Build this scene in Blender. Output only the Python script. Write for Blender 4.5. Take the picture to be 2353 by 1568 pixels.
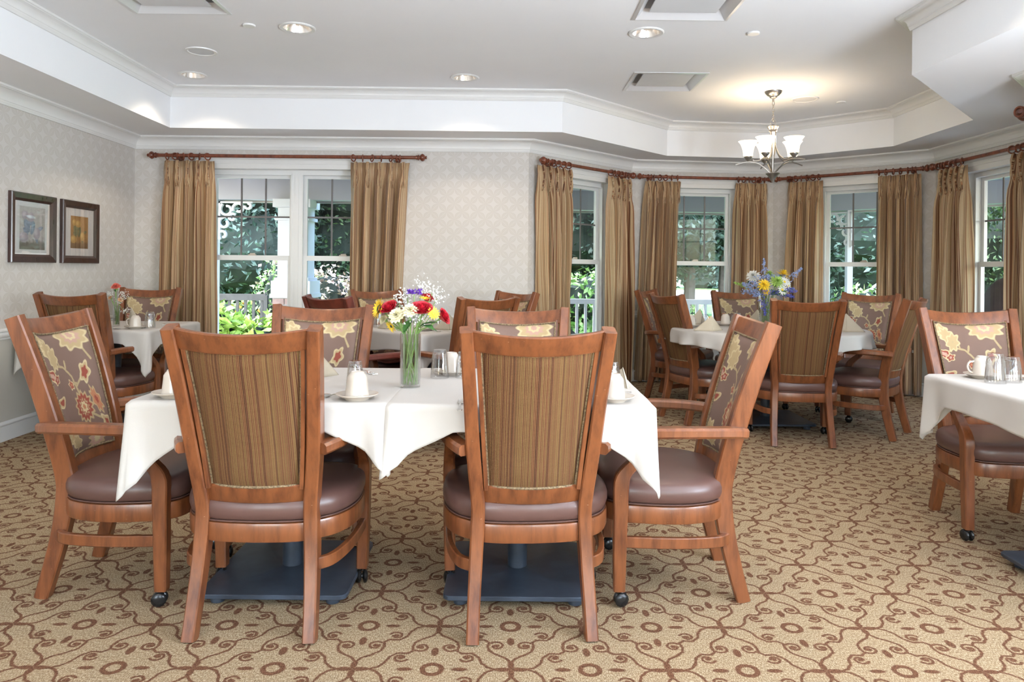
import bpy, math, random
from mathutils import Vector, Matrix, noise
from mathutils.geometry import tessellate_polygon
random.seed(7)
R = math.radians
PI = math.pi
sc = bpy.context.scene
COL = sc.collection
for o in list(bpy.data.objects):
    bpy.data.objects.remove(o)

# ------------------------------------------------------------------ camera
cam = bpy.data.cameras.new('camera')
cam.sensor_fit = 'HORIZONTAL'; cam.sensor_width = 36
cam.lens = 36 * 1690 / 2353
cam.shift_y = -(784 - 619) / 2353
cam.clip_start = .05; cam.clip_end = 300
co = bpy.data.objects.new('camera', cam); COL.objects.link(co)
rl = .0095
c_, s_ = math.cos(rl), math.sin(rl)
m = Matrix(((c_, -s_, 0, 0), (0, 0, -1, 0), (s_, c_, 0, 0), (0, 0, 0, 1)))
m.translation = (0, 0, 1.22)
co.matrix_world = m
sc.camera = co
# ------------------------------------------------------------------ view, sky, sun
sc.view_settings.view_transform = 'Standard'
sc.view_settings.look = 'None'
sc.view_settings.gamma = 1
sc.view_settings.use_curve_mapping = False
sc.view_settings.exposure = 0.83
w = bpy.data.worlds.new('sky'); sc.world = w; w.use_nodes = True
wn = w.node_tree; wn.nodes.clear()
sky = wn.nodes.new('ShaderNodeTexSky'); sky.sky_type = 'NISHITA'
sky.sun_disc = False; sky.sun_elevation = R(52); sky.sun_rotation = R(200)
sky.air_density = 1.2; sky.dust_density = 1.5
bg = wn.nodes.new('ShaderNodeBackground'); bg.inputs['Strength'].default_value = 1.7
wo = wn.nodes.new('ShaderNodeOutputWorld')
wn.links.new(sky.outputs[0], bg.inputs[0]); wn.links.new(bg.outputs[0], wo.inputs[0])

def lamp(name, kind, loc, energy, color=(1, 1, 1), parent=None, direction=None, **kw):
    d = bpy.data.lights.new(name, kind); d.energy = energy; d.color = color
    for k, v in kw.items(): setattr(d, k, v)
    o = bpy.data.objects.new(name, d); COL.objects.link(o); o.location = loc
    if direction is not None:
        o.rotation_euler = Vector(direction).to_track_quat('-Z', 'Y').to_euler()
    if parent: o.parent = parent
    return o
SUN = lamp('sun', 'SUN', (-8, 14, 12), 8.0, (1, .95, .86), direction=(.70, -.22, -.68), angle=R(.6))
# unseen fill lamps added behind and beside the viewer to brighten ceiling and walls
FILL1 = lamp('rear_fill', 'AREA', (-1.9, -2.45, 1.0), 85, (.78, .88, 1), direction=(0, 1, 6), shape='RECTANGLE', size=1.7, size_y=1.2)
FILL2 = lamp('rear_fill', 'AREA', (1.6, -2.45, 1.0), 85, (.78, .88, 1), direction=(0, 1, 6), shape='RECTANGLE', size=1.7, size_y=1.2)
FILL3 = lamp('side_fill', 'AREA', (3.09, .57, 1.15), 310, (.78, .88, 1), direction=(-1, .1, 2.2), shape='RECTANGLE', size=1.7, size_y=1.2)

# ------------------------------------------------------------------ object helpers
def link(o, parent=None):
    COL.objects.link(o)
    if parent is not None: o.parent = parent
    return o
def tag(o, label=None, cat=None, group=None, kind=None):
    if label: o['label'] = label
    if cat: o['category'] = cat
    if group: o['group'] = group
    if kind: o['kind'] = kind
    return o
def empty(name, loc=(0, 0, 0), rz=0, parent=None):
    o = bpy.data.objects.new(name, None); o.empty_display_size = .1
    o.location = loc; o.rotation_euler = (0, 0, rz)
    return link(o, parent)
def copy_tree(o, parent=None):
    c = o.copy(); link(c, parent)
    for ch in o.children: copy_tree(ch, c)
    return c

class MB:
    def __init__(s): s.v = []; s.f = []; s.uv = []; s.mi = []; s.cur = 0
    def vert(s, p, uv=(0, 0)):
        s.v.append(tuple(p)); s.uv.append(uv); return len(s.v) - 1
    def face(s, *i): s.f.append(tuple(i)); s.mi.append(s.cur)
    def xform(s, mat, start=0):
        for i in range(start, len(s.v)): s.v[i] = tuple(mat @ Vector(s.v[i]))
        return s
    def box(s, x0, x1, y0, y1, z0, z1):
        i = [s.vert((x, y, z)) for z in (z0, z1) for y in (y0, y1) for x in (x0, x1)]
        for f in ((0, 2, 3, 1), (4, 5, 7, 6), (0, 1, 5, 4), (2, 6, 7, 3), (0, 4, 6, 2), (1, 3, 7, 5)):
            s.face(*[i[k] for k in f])
        return s
    def loops(s, rings, closed=True, cap0=True, cap1=True, uvs=None):
        idx = []
        for r, ring in enumerate(rings):
            idx.append([s.vert(p, uvs[r][k] if uvs else (0, 0)) for k, p in enumerate(ring)])
        n = len(rings[0])
        for a, b in zip(idx[:-1], idx[1:]):
            for k in range(n if closed else n - 1):
                s.face(a[k], a[(k + 1) % n], b[(k + 1) % n], b[k])
        if cap0 and closed: s.face(*reversed(idx[0]))
        if cap1 and closed: s.face(*idx[-1])
        return idx
    def bar(s, pts, ha, hb, A=(1, 0, 0), ch=.25, sm=0):
        """rounded-rectangular section swept along pts; ha along A, hb across"""
        P = [Vector(p) for p in pts]
        if sm:
            ha = ha if isinstance(ha, (list, tuple)) else [ha] * len(P)
            hb = hb if isinstance(hb, (list, tuple)) else [hb] * len(P)
            Q, HA, HB = [], [], []
            for i in range(len(P) - 1):
                p0, p1, p2, p3 = P[max(i - 1, 0)], P[i], P[i + 1], P[min(i + 2, len(P) - 1)]
                for k in range(sm):
                    t = k / sm
                    Q.append(.5 * ((2 * p1) + (p2 - p0) * t + (2 * p0 - 5 * p1 + 4 * p2 - p3) * t * t + (3 * p1 - p0 - 3 * p2 + p3) * t ** 3))
                    HA.append(ha[i] * (1 - t) + ha[i + 1] * t); HB.append(hb[i] * (1 - t) + hb[i + 1] * t)
            Q.append(P[-1]); HA.append(ha[-1]); HB.append(hb[-1])
            P, ha, hb = Q, HA, HB
        n = len(P); A = Vector(A); rings = []
        for i, p in enumerate(P):
            T = (P[min(i + 1, n - 1)] - P[max(i - 1, 0)]).normalized()
            a = (A - T * A.dot(T)).normalized(); b = T.cross(a)
            x = ha[i] if isinstance(ha, (list, tuple)) else ha
            y = hb[i] if isinstance(hb, (list, tuple)) else hb
            c = min(x, y) * ch
            pr = [(x, y - c), (x - c, y), (-x + c, y), (-x, y - c), (-x, -y + c), (-x + c, -y), (x - c, -y), (x, -y + c)]
            rings.append([p + a * u + b * v for u, v in pr])
        s.loops(rings); return s
    def tube(s, pts, r, n=8, cap=True, closed=False):
        P = [Vector(p) for p in pts]; m_ = len(P); rings = []
        up = Vector((0, 0, 1)); prev = None
        for i, p in enumerate(P):
            if closed: T = (P[(i + 1) % m_] - P[i - 1]).normalized()
            else: T = (P[min(i + 1, m_ - 1)] - P[max(i - 1, 0)]).normalized()
            if prev is None:
                h = up if abs(T.z) < .9 else Vector((1, 0, 0))
                a = (h - T * h.dot(T)).normalized()
            else: a = (prev - T * prev.dot(T)).normalized()
            prev = a; b = T.cross(a)
            rr = r[i] if isinstance(r, (list, tuple)) else r
            rings.append([p + (a * math.cos(2 * PI * k / n) + b * math.sin(2 * PI * k / n)) * rr for k in range(n)])
        if closed: rings.append(rings[0]); s.loops(rings, cap0=False, cap1=False)
        else: s.loops(rings, cap0=cap, cap1=cap)
        return s
    def lathe(s, prof, n=24, c=(0, 0, 0), cap0=True, cap1=True, axis=None):
        st = len(s.v)
        rings = [[(r * math.cos(2 * PI * k / n), r * math.sin(2 * PI * k / n), z) for k in range(n)] for r, z in prof]
        s.loops(rings, cap0=cap0, cap1=cap1)
        M_ = Matrix.Translation(c)
        if axis is not None: M_ = M_ @ Vector(axis).to_track_quat('Z', 'Y').to_matrix().to_4x4()
        return s.xform(M_, st)
    def sphere(s, c, r, n=12, sx=1, sy=1, sz=1, axis=None):
        prof = [(max(r * math.sin(PI * k / (n // 2 + 1)), 1e-4), -r * math.cos(PI * k / (n // 2 + 1))) for k in range(n // 2 + 2)]
        st = len(s.v); s.lathe(prof, n)
        M_ = Matrix.Translation(c)
        if axis is not None: M_ = M_ @ Vector(axis).to_track_quat('Z', 'Y').to_matrix().to_4x4()
        s.xform(M_ @ Matrix.Diagonal((sx, sy, sz, 1)), st); return s
    def torus(s, c, Rr, r, n=20, m_=8, axis=(0, 0, 1)):
        q = Vector(axis).to_track_quat('Z', 'Y').to_matrix()
        return s.tube([Vector(c) + q @ Vector((Rr * math.cos(2 * PI * k / n), Rr * math.sin(2 * PI * k / n), 0)) for k in range(n)], r, m_, closed=True)
    def poly(s, loops, z, flip=False):
        """flat polygon (first loop) with holes"""
        vs = [Vector((p[0], p[1], z)) for l in loops for p in l]
        st = len(s.v)
        for p in vs: s.vert(p, (p[0], p[1]))
        for t in tessellate_polygon([[Vector((p[0], p[1], 0)) for p in l] for l in loops]):
            t = [st + k for k in t]
            a, b, c = (Vector(s.v[k]) for k in t)
            up = (b - a).cross(c - a).z > 0
            if up == flip: t = t[::-1]
            s.face(*t)
        return s
    def sweep(s, path, prof, closed=False, inward=1):
        """mitred moulding: path of 2D points, prof of (offset to the left side * inward, z)"""
        n = len(path); rings = []
        P = [Vector((p[0], p[1])) for p in path]
        for i in range(n):
            if closed or 0 < i < n - 1:
                d0 = (P[i] - P[i - 1]).normalized(); d1 = (P[(i + 1) % n] - P[i]).normalized()
            elif i == 0: d0 = d1 = (P[1] - P[0]).normalized()
            else: d0 = d1 = (P[-1] - P[-2]).normalized()
            n0 = Vector((-d0.y, d0.x)); n1 = Vector((-d1.y, d1.x))
            b = (n0 + n1); b = b / max(b.dot(n0), .2)
            rings.append([(P[i].x + b.x * o * inward, P[i].y + b.y * o * inward, z) for o, z in prof])
        if closed: rings.append(rings[0])
        s.loops(rings, closed=False); return s
    def build(s, name, mat, parent=None, smooth=True, ang=35, kind=None):
        me = bpy.data.meshes.new(name)
        me.from_pydata(s.v, [], s.f)
        mats = mat if isinstance(mat, (list, tuple)) else [mat]
        for x in mats: me.materials.append(x)
        if len(mats) > 1: me.polygons.foreach_set('material_index', s.mi)
        if any(u != (0, 0) for u in s.uv):
            ul = me.uv_layers.new(name='UVMap')
            li = [0] * len(me.loops); me.loops.foreach_get('vertex_index', li)
            ul.data.foreach_set('uv', [c for i in li for c in s.uv[i]])
        me.validate()
        if smooth:
            me.polygons.foreach_set('use_smooth', [True] * len(me.polygons))
            me.set_sharp_from_angle(angle=R(ang))
        me.update()
        o = bpy.data.objects.new(name, me); link(o, parent)
        if kind: o['kind'] = kind
        return o

# ------------------------------------------------------------------ material helpers
class X:
    """tiny expression layer over Math nodes"""
    nt = None
    def __init__(s, v): s.v = v
    @staticmethod
    def op(o, *a, clamp=False):
        n = X.nt.nodes.new('ShaderNodeMath'); n.operation = o; n.use_clamp = clamp
        for i, x in enumerate(a):
            x = x.v if isinstance(x, X) else x
            if isinstance(x, (int, float)): n.inputs[i].default_value = x
            else: X.nt.links.new(x, n.inputs[i])
        return X(n.outputs[0])
    def __add__(s, o): return X.op('ADD', s, o)
    __radd__ = __add__
    def __sub__(s, o): return X.op('SUBTRACT', s, o)
    def __rsub__(s, o): return X.op('SUBTRACT', o, s)
    def __mul__(s, o): return X.op('MULTIPLY', s, o)
    __rmul__ = __mul__
    def __truediv__(s, o): return X.op('DIVIDE', s, o)
def xabs(a): return X.op('ABSOLUTE', a)
def xmin(a, b): return X.op('MINIMUM', a, b)
def xmax(a, b): return X.op('MAXIMUM', a, b)
def xlt(a, b): return X.op('LESS_THAN', a, b)
def xhyp(a, b): return X.op('SQRT', a * a + b * b)
def soft(d, w_, e): return X.op('DIVIDE', (w_ - d) + e, 2 * e, clamp=True)   # 1 inside d<w

def mat(name, col=(.8, .8, .8), rough=.5, metal=0, spec=None, coat=0, emit=None, es=0):
    m_ = bpy.data.materials.new(name); m_.use_nodes = True
    b = m_.node_tree.nodes['Principled BSDF']
    b.inputs['Base Color'].default_value = (*col, 1); b.inputs['Roughness'].default_value = rough
    b.inputs['Metallic'].default_value = metal
    if spec is not None: b.inputs['Specular IOR Level'].default_value = spec
    if coat: b.inputs['Coat Weight'].default_value = coat; b.inputs['Coat Roughness'].default_value = .2
    if emit: b.inputs['Emission Color'].default_value = (*emit, 1); b.inputs['Emission Strength'].default_value = es
    return m_
def nodes(m_):
    X.nt = m_.node_tree; return X.nt, X.nt.nodes['Principled BSDF']
def coords(kind='Object', scale=(1, 1, 1)):
    nt = X.nt; tc = nt.nodes.new('ShaderNodeTexCoord'); mp = nt.nodes.new('ShaderNodeMapping')
    mp.inputs['Scale'].default_value = scale
    nt.links.new(tc.outputs[kind], mp.inputs[0]); return mp.outputs[0]
def noise_(vec, scale, detail=2, rough=.5, dim='3D'):
    n = X.nt.nodes.new('ShaderNodeTexNoise'); n.noise_dimensions = dim
    n.inputs['Scale'].default_value = scale; n.inputs['Detail'].default_value = detail; n.inputs['Roughness'].default_value = rough
    if dim == '1D':
        X.nt.links.new(vec.v if isinstance(vec, X) else vec, n.inputs['W'])
    elif vec is not None: X.nt.links.new(vec, n.inputs['Vector'])
    return X(n.outputs['Fac'])
def ramp(fac, stops, interp='LINEAR'):
    n = X.nt.nodes.new('ShaderNodeValToRGB'); n.color_ramp.interpolation = interp
    e = n.color_ramp.elements
    while len(e) < len(stops): e.new(.5)
    for k, (p, c) in enumerate(stops): e[k].position = p; e[k].color = (*c, 1)
    X.nt.links.new(fac.v if isinstance(fac, X) else fac, n.inputs[0]); return n.outputs[0]
def mix(fac, a, b, mode='MIX'):
    n = X.nt.nodes.new('ShaderNodeMix'); n.data_type = 'RGBA'; n.blend_type = mode
    for k, x in ((0, fac), (6, a), (7, b)):
        x = x.v if isinstance(x, X) else x
        if isinstance(x, (int, float)): n.inputs[k].default_value = x
        elif isinstance(x, tuple): n.inputs[k].default_value = (*x, 1)
        else: X.nt.links.new(x, n.inputs[k])
    return n.outputs[2]
def setc(sock): X.nt.links.new(sock, X.nt.nodes['Principled BSDF'].inputs['Base Color'])
def setr(x): X.nt.links.new(x.v if isinstance(x, X) else x, X.nt.nodes['Principled BSDF'].inputs['Roughness'])
def bump(h, strength=.3, dist=.002):
    n = X.nt.nodes.new('ShaderNodeBump'); n.inputs['Strength'].default_value = strength; n.inputs['Distance'].default_value = dist
    X.nt.links.new(h.v if isinstance(h, X) else h, n.inputs['Height'])
    X.nt.links.new(n.outputs[0], X.nt.nodes['Principled BSDF'].inputs['Normal'])
def sepxyz(vec):
    n = X.nt.nodes.new('ShaderNodeSeparateXYZ'); X.nt.links.new(vec, n.inputs[0])
    return X(n.outputs[0]), X(n.outputs[1]), X(n.outputs[2])

def simple(name, col, rough, var=.12, scale=6, b=0, bs=200, **kw):
    """plain material with slight tonal variation"""
    m_ = mat(name, col, rough, **kw); nodes(m_)
    f = noise_(coords(), scale, 3)
    lo = tuple(c * (1 - var) for c in col); hi = tuple(min(c * (1 + var), 1) for c in col)
    setc(ramp(f, [(.3, lo), (.7, hi)]))
    if b: bump(noise_(coords(), bs, 2), b, .001)
    return m_

def wood_mat(name, dark, light, rough=.33, coat=.25):
    m_ = mat(name, light, rough, coat=coat); nodes(m_)
    v = coords('Object', (14, 14, 2.2))
    n = noise_(v, 2.2, 4, .6); g = noise_(coords('Object', (90, 90, 5)), 3, 3)
    c = ramp(n * .90 + g * .10, [(.32, dark), (.52, light), (.72, tuple(min(1, x * 1.25) for x in light))])
    # worn pale scratches on edges and low parts
    s1 = noise_(coords('Object', (60, 60, 160)), 1.3, 2, .7)
    c = mix(X.op('GREATER_THAN', s1, .745) * .45, c, (.55, .38, .26))
    setc(c); setr(noise_(v, 4, 2) * .14 + (rough - .07))
    return m_
M = {}
M['wood'] = wood_mat('cherry_wood', (.100, .028, .010), (.190, .060, .020))
M['wood_dark'] = wood_mat('mahogany_wood', (.07, .012, .008), (.13, .024, .014))
M['pole'] = wood_mat('curtain_pole_wood', (.10, .022, .010), (.19, .05, .022), .3, .3)
M['leather'] = simple('brown_vinyl', (.105, .052, .042), .36, .10, 5, .12, 380)
M['pinkpad'] = simple('dusty_rose_pad', (.33, .13, .10), .8, .15, 9, .3, 300)
M['white'] = simple('white_paint', (.74, .72, .69), .42, .02, 2)
M['trimw'] = simple('white_trim_gloss', (.76, .75, .73), .3, .02, 2)
M['ceil'] = simple('ceiling_paint', (.86, .86, .87), .75, .015, 1.5, .05, 300)
M['wains'] = simple('wainscot_paint', (.55, .52, .46), .5, .03, 3)
M['vinyl'] = simple('white_window_vinyl', (.78, .78, .77), .35, .02, 2)
M['muntin'] = mat('grey_muntin', (.16, .15, .15), .5)
M['black'] = simple('black_powder_coat', (.035, .045, .062), .42, .3, 12, .2, 600)
M['caster'] = mat('dark_caster', (.035, .033, .032), .25, .6)
M['chrome'] = mat('polished_steel', (.72, .71, .70), .14, 1)
M['nickel'] = simple('brushed_nickel', (.40, .38, .36), .34, .08, 20, metal=1)
M['china'] = simple('cream_china', (.56, .49, .42), .18, .02, 3)
M['napkin'] = simple('sand_napkin', (.47, .40, .30), .85, .05, 9, .3, 700)
M['linen'] = simple('ivory_table_linen', (.50, .465, .43), .8, .02, 4, .25, 900)
M['welt'] = simple('woven_welt', (.19, .13, .07), .85, .6, 160)
M['glide'] = mat('nylon_glide', (.5, .5, .5), .5)

def glass(name, tint=(1, 1, 1), refl=.5, base=.04):
    m_ = bpy.data.materials.new(name); m_.use_nodes = True; nt = m_.node_tree; nt.nodes.clear()
    t = nt.nodes.new('ShaderNodeBsdfTransparent'); t.inputs[0].default_value = (*tint, 1)
    g = nt.nodes.new('ShaderNodeBsdfGlossy'); g.inputs['Roughness'].default_value = .02
    lw = nt.nodes.new('ShaderNodeLayerWeight'); lw.inputs[0].default_value = .35
    mm = nt.nodes.new('ShaderNodeMath'); mm.operation = 'MULTIPLY_ADD'; mm.inputs[1].default_value = refl; mm.inputs[2].default_value = base
    nt.links.new(lw.outputs['Facing'], mm.inputs[0])
    mx = nt.nodes.new('ShaderNodeMixShader'); o = nt.nodes.new('ShaderNodeOutputMaterial')
    nt.links.new(mm.outputs[0], mx.inputs[0]); nt.links.new(t.outputs[0], mx.inputs[1]); nt.links.new(g.outputs[0], mx.inputs[2])
    nt.links.new(mx.outputs[0], o.inputs[0]); return m_
M['pane'] = glass('window_glass', (.93, .96, .97), .10, .004)
M['tumbler'] = glass('tumbler_glass', (.965, .965, .965), .75, .05)
M['picglass'] = glass('picture_glass', (1, 1, 1), .55, .03)
M['water'] = glass('vase_water', (.93, .96, .92), .25, .03)

# wallpaper: interlaced four-petal lattice
def wallpaper():
    m_ = mat('trellis_wallpaper', (.6, .57, .54), .62); nodes(m_)
    x, y, _ = sepxyz(coords('UV'))
    k = 1 / .1035 * .70710678
    p = (x + y) * k; q = (y - x) * k
    def lens(a, b):
        fa = a - X.op('FLOOR', a); fb = xabs(b - X.op('ROUND', b))
        h = X.op('SINE', fa * PI) * .235 + .004
        r = fb / h
        out = soft(xabs(r - .92), .075, .03) * 1.0
        for lv in (.58, .24):
            out = xmax(out, soft(xabs(r - lv), .06, .03))
        return out * xlt(r, 1.02)
    l = xmax(lens(p, q), lens(q, p))
    fad = noise_(coords('UV'), 1.5, 2)
    c = mix(l * .85, (.62, .585, .55), (.47, .42, .36))
    setc(mix(fad * .2, c, (.63, .60, .57)))
    bump(l, .15, .001)
    return m_
M['paper'] = wallpaper()

def seg(x, y, ax, ay, bx, by):
    dx, dy = bx - ax, by - ay; L2 = dx * dx + dy * dy
    px = x - ax; py = y - ay
    t = X.op('MULTIPLY', px * dx + py * dy, 1 / L2, clamp=True)
    return xhyp(px - t * dx, py - t * dy)
def carpet():
    m_ = mat('scroll_carpet', (.5, .38, .24), .95, spec=.1); nodes(m_)
    v = coords('Object'); n = X.nt.nodes.new('ShaderNodeMapping'); n.inputs['Rotation'].default_value = (0, 0, R(-.5))
    X.nt.links.new(v, n.inputs[0]); v2 = n.outputs[0]
    # slight wobble of the yarn
    x, y, _ = sepxyz(v2)
    wob = noise_(v2, 55, 2) - .5
    wob2 = noise_(coords('Object', (1.3, 1.1, 1)), 47, 2) - .5
    x = x + wob * .007; y = y + wob2 * .007
    a, b = .482, .541
    x = x - .028 + 20 * a; y = y - 2.51 + 20 * b
    fx = x - X.op('ROUND', x * (1 / a)) * a; fy = y - X.op('ROUND', y * (1 / b)) * b
    fx = xabs(fx); fy = xabs(fy)
    flip = X.op('GREATER_THAN', fx * (2 / a) + fy * (2 / b), 1.0)
    fx = xabs(fx - flip * (a / 2)); fy = xabs(fy - flip * (b / 2))
    d = xabs(xhyp(fx, fy) - .029) - .0072              # ring
    def ell(cx, cy, rx, ry):
        return (xhyp((fx - cx) / rx, (fy - cy) / ry) - 1) * min(rx, ry)
    d = xmin(d, ell(.083, 0, .025, .010) + .001)
    d = xmin(d, ell(0, .103, .012, .025) + .001)
    def curl(cx, cy, r, sw, ph):
        # spiral arm about (cx, cy)
        px, py = fx - cx, fy - cy
        rr = xhyp(px, py); th = X.op('ARCTAN2', py * sw, px * 1.0)
        t = X.op('FRACT', th * (1 / (2 * PI)) + ph)
        a1 = xabs(rr - (t * .62 + .38) * r); a2 = rr - r * .20
        return xmin(a1, a2)
    d2 = xmin(curl(.046, .130, .026, 1, .10), curl(.104, .066, .024, -1, .55))
    for s in ((0, .232, .016, .205), (.016, .205, .044, .186), (.044, .186, .068, .162), (.068, .162, .074, .134), (.074, .134, .070, .108), (.070, .108, .086, .092),
              (.086, .092, .118, .094), (.118, .094, .140, .070), (.140, .070, .150, .036), (.150, .036, .168, .012), (.168, .012, .192, 0)):
        d2 = xmin(d2, seg(fx, fy, *s))
    d = xmin(d, d2 - .0036)
    d = xmin(d, ell(.216, 0, .027, .011) + .001); d = xmin(d, ell(0, .246, .010, .024) + .001)
    ms = soft(d, .0012, .0018)
    # loop pile: fine rows
    row = X.op('SINE', y * (2 * PI / .0062) + wob * 6) * .5 + .5
    fleck = noise_(coords('Object', (1, .35, 1)), 300, 2, .75)
    tone = noise_(coords('Object'), 2.2, 3)
    base = ramp(fleck, [(.34, (.17, .105, .056)), (.5, (.35, .25, .145)), (.64, (.60, .48, .33))])
    base = mix(tone * .35, base, (.40, .27, .145))
    line = ramp(fleck, [(.35, (.060, .017, .009)), (.65, (.19, .070, .034))])
    c = mix(ms * .90, base, line)
    c = mix(row * .22, c, (.12, .07, .035))
    setc(c); bump(fleck + row * .5 - ms * .5, .5, .004)
    return m_
M['carpet'] = carpet()

def floral():
    """brown ground jacquard with cream leaves, red and pink blossoms; UV in metres on the backrest"""
    m_ = mat('floral_jacquard', (.17, .10, .07), .7); nodes(m_)
    x, y, _ = sepxyz(coords('UV'))
    wv = noise_(coords('UV'), 60, 2) - .5
    x = x + wv * .006; y = y + (noise_(coords('UV', (1.2, .9, 1)), 52, 2) - .5) * .006
    rib = X.op('SINE', x * 2400.) * .5 + .5
    c = mix(rib * .25, (.165, .098, .074), (.21, .135, .105))
    cream = (.40, .29, .15); pale = (.50, .39, .22); red = (.25, .05, .028); org = (.38, .15, .07); pink = (.42, .25, .19); sage = (.36, .28, .15)
    vine = None
    for s in ((-.135, .315, -.085, .335), (-.085, .335, -.035, .325), (-.035, .325, .005, .285), (.005, .285, .022, .215), (.022, .245, .06, .275),
              (.022, .255, -.01, .25), (-.06, .335, -.075, .38), (-.02, .315, -.012, .345), (.105, .40, .135, .34), (.06, .13, .11, .10), (.11, .10, .13, .03), (-.10, .10, -.14, .06)):
        d = seg(x, y, *s); vine = d if vine is None else xmin(vine, d)
    c = mix(soft(vine, .0045, .0012), c, cream); c = mix(soft(vine, .0022, .001), c, sage)
    def ros(c, cx, cy, a, b, rot, n, k, cols, inner=(.74, .36)):
        ca, sa = math.cos(R(rot)), math.sin(R(rot))
        px = x - cx; py = y - cy
        u = (px * ca + py * sa) / a; v = (py * ca - px * sa) / b
        th = X.op('ARCTAN2', v, u)
        r = xhyp(u, v) / (X.op('SINE', th * n + .7) * k + 1)
        c = mix(soft(r, 1.0, .05), c, cols[0]); c = mix(soft(r, inner[0], .05), c, cols[1]); return mix(soft(r, inner[1], .06), c, cols[2])
    # large veined leaf, three overlapping lobes
    c = ros(c, -.150, .425, .050, .030, -30, 7, .14, (pale, cream, sage), (.80, .12))
    c = ros(c, -.118, .392, .060, .034, -42, 9, .14, (pale, cream, sage), (.80, .12))
    c = ros(c, -.095, .365, .036, .046, -20, 7, .16, (pale, cream, sage), (.80, .12))
    c = ros(c, .080, .436, .080, .052, 6, 9, .13, (pale, cream, pink), (.84, .52))
    c = ros(c, .078, .440, .034, .024, 0, 7, .12, (pink, pale, pink), (.80, .40))
    c = ros(c, -.148, .305, .045, .022, -25, 5, .18, (pale, red, pink), (.78, .40))
    c = ros(c, -.120, .288, .026, .018, 20, 5, .2, (pale, red, pink), (.75, .35))
    c = ros(c, .084, .292, .026, .044, -22, 5, .18, (pale, cream, red), (.80, .56))
    c = ros(c, -.012, .252, .015, .020, 20, 5, .2, (pale, red, org))
    c = ros(c, .028, .160, .050, .060, 0, 13, .11, (cream, red, cream), (.82, .52))
    c = ros(c, .028, .160, .022, .028, 10, 7, .14, (red, pale, org), (.80, .35))
    c = ros(c, .102, .178, .020, .056, 14, 8, .16, (cream, org, red), (.80, .3))
    c = ros(c, -.132, .205, .034, .019, 15, 3, .12, (pale, cream, red), (.78, .55))
    c = ros(c, -.115, .075, .034, .040, 150, 7, .16, (pale, cream, org), (.80, .2))
    c = ros(c, -.085, .045, .044, .026, 160, 7, .16, (pale, cream, sage), (.80, .15))
    c = ros(c, .060, .030, .044, .042, 0, 11, .18, (cream, pink, pale), (.78, .35))
    c = ros(c, .125, .085, .018, .034, 30, 4, .2, (pale, cream, red), (.75, .4))
    setc(c); bump(rib, .15, .0006); return m_
M['floral'] = floral()

def ribbed():
    m_ = mat('ribbed_chenille', (.24, .15, .07), .9, spec=.15); nodes(m_)
    x, y, _ = sepxyz(coords('UV'))
    w1 = noise_(x, 190, 1, .5, '1D'); w2 = noise_(x + 3.1, 80, 1, .5, '1D')
    c = ramp(w1 * .65 + w2 * .35, [(.36, (.050, .013, .009)), (.42, (.125, .040, .020)), (.46, (.15, .085, .030)), (.53, (.19, .108, .042)), (.58, (.145, .048, .022)), (.66, (.10, .028, .017))])
    z = X.op('SINE', y * 1500. + X.op('SINE', x * 1150.) * 1.3) * .5 + .5
    c = mix(z * .50, c, (.060, .035, .016))
    col = X.op('SINE', x * 1150.) * .5 + .5
    c = mix(col * .22, c, (.25, .15, .07))
    setc(c); bump(z * .6 + col * .6, .55, .0016); return m_
M['ribbed'] = ribbed()

def drape():
    m_ = mat('striped_drape_silk', (.5, .3, .15), .5, spec=.35); nodes(m_)
    x, y, _ = sepxyz(coords('UV'))
    a = noise_(x, 60, 1, .5, '1D'); b = noise_(x + 7.7, 23, 0, .5, '1D'); f = noise_(x + 2.2, 260, 1, .5, '1D')
    t = (a * .50 + b * .22 + f * .28 - .5) * 1.45 + .5
    c = ramp(t, [(.34, (.13, .045, .018)), (.39, (.34, .145, .06)), (.43, (.23, .165, .085)), (.46, (.52, .34, .17)), (.49, (.70, .54, .34)), (.52, (.33, .25, .14)), (.55, (.64, .45, .25)), (.60, (.40, .17, .07)), (.67, (.15, .06, .025))])
    sl = noise_(coords('UV', (4, 90, 1)), 3, 3, .6)
    c = mix(sl * .18, c, (.22, .11, .05))
    setc(c); bump(sl, .12, .002)
    b_ = X.nt.nodes['Principled BSDF']; b_.inputs['Sheen Weight'].default_value = .25
    return m_
M['drape'] = drape()

# ================================================================== ROOM SHELL
P = [(-3.547, 6.90), (.148, 6.895), (1.30, 8.09), (2.93, 8.27), (4.14, 7.20), (4.18, 5.50), (3.12, 4.42), (3.31, -2.6), (-3.30, -2.6)]
T = .17; ZS = 2.43; ZT = 2.79
WNAMES = ['wall_back', 'wall_bay_left', 'wall_bay_centre', 'wall_bay_right', 'wall_bay_side', 'wall_bay_front', 'wall_right', 'wall_rear', 'wall_left']
WIN = dict(z0=.45, z1=2.14)
OPEN = {0: [(.647, 2.357)], 1: [(.38, 1.28)], 2: [(.34, 1.21)], 3: [(.50, 1.36)], 4: [(.45, 1.31)], 5: [(.3, 1.2)], 6: [(3.00, 4.70)], 7: [(.85, 2.55), (4.35, 6.05)], 8: []}
def frame_of(i):
    a = Vector(P[i]); b = Vector(P[(i + 1) % len(P)]); d = (b - a); L = d.length
    return a, math.atan2(d.y, d.x), L
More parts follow.
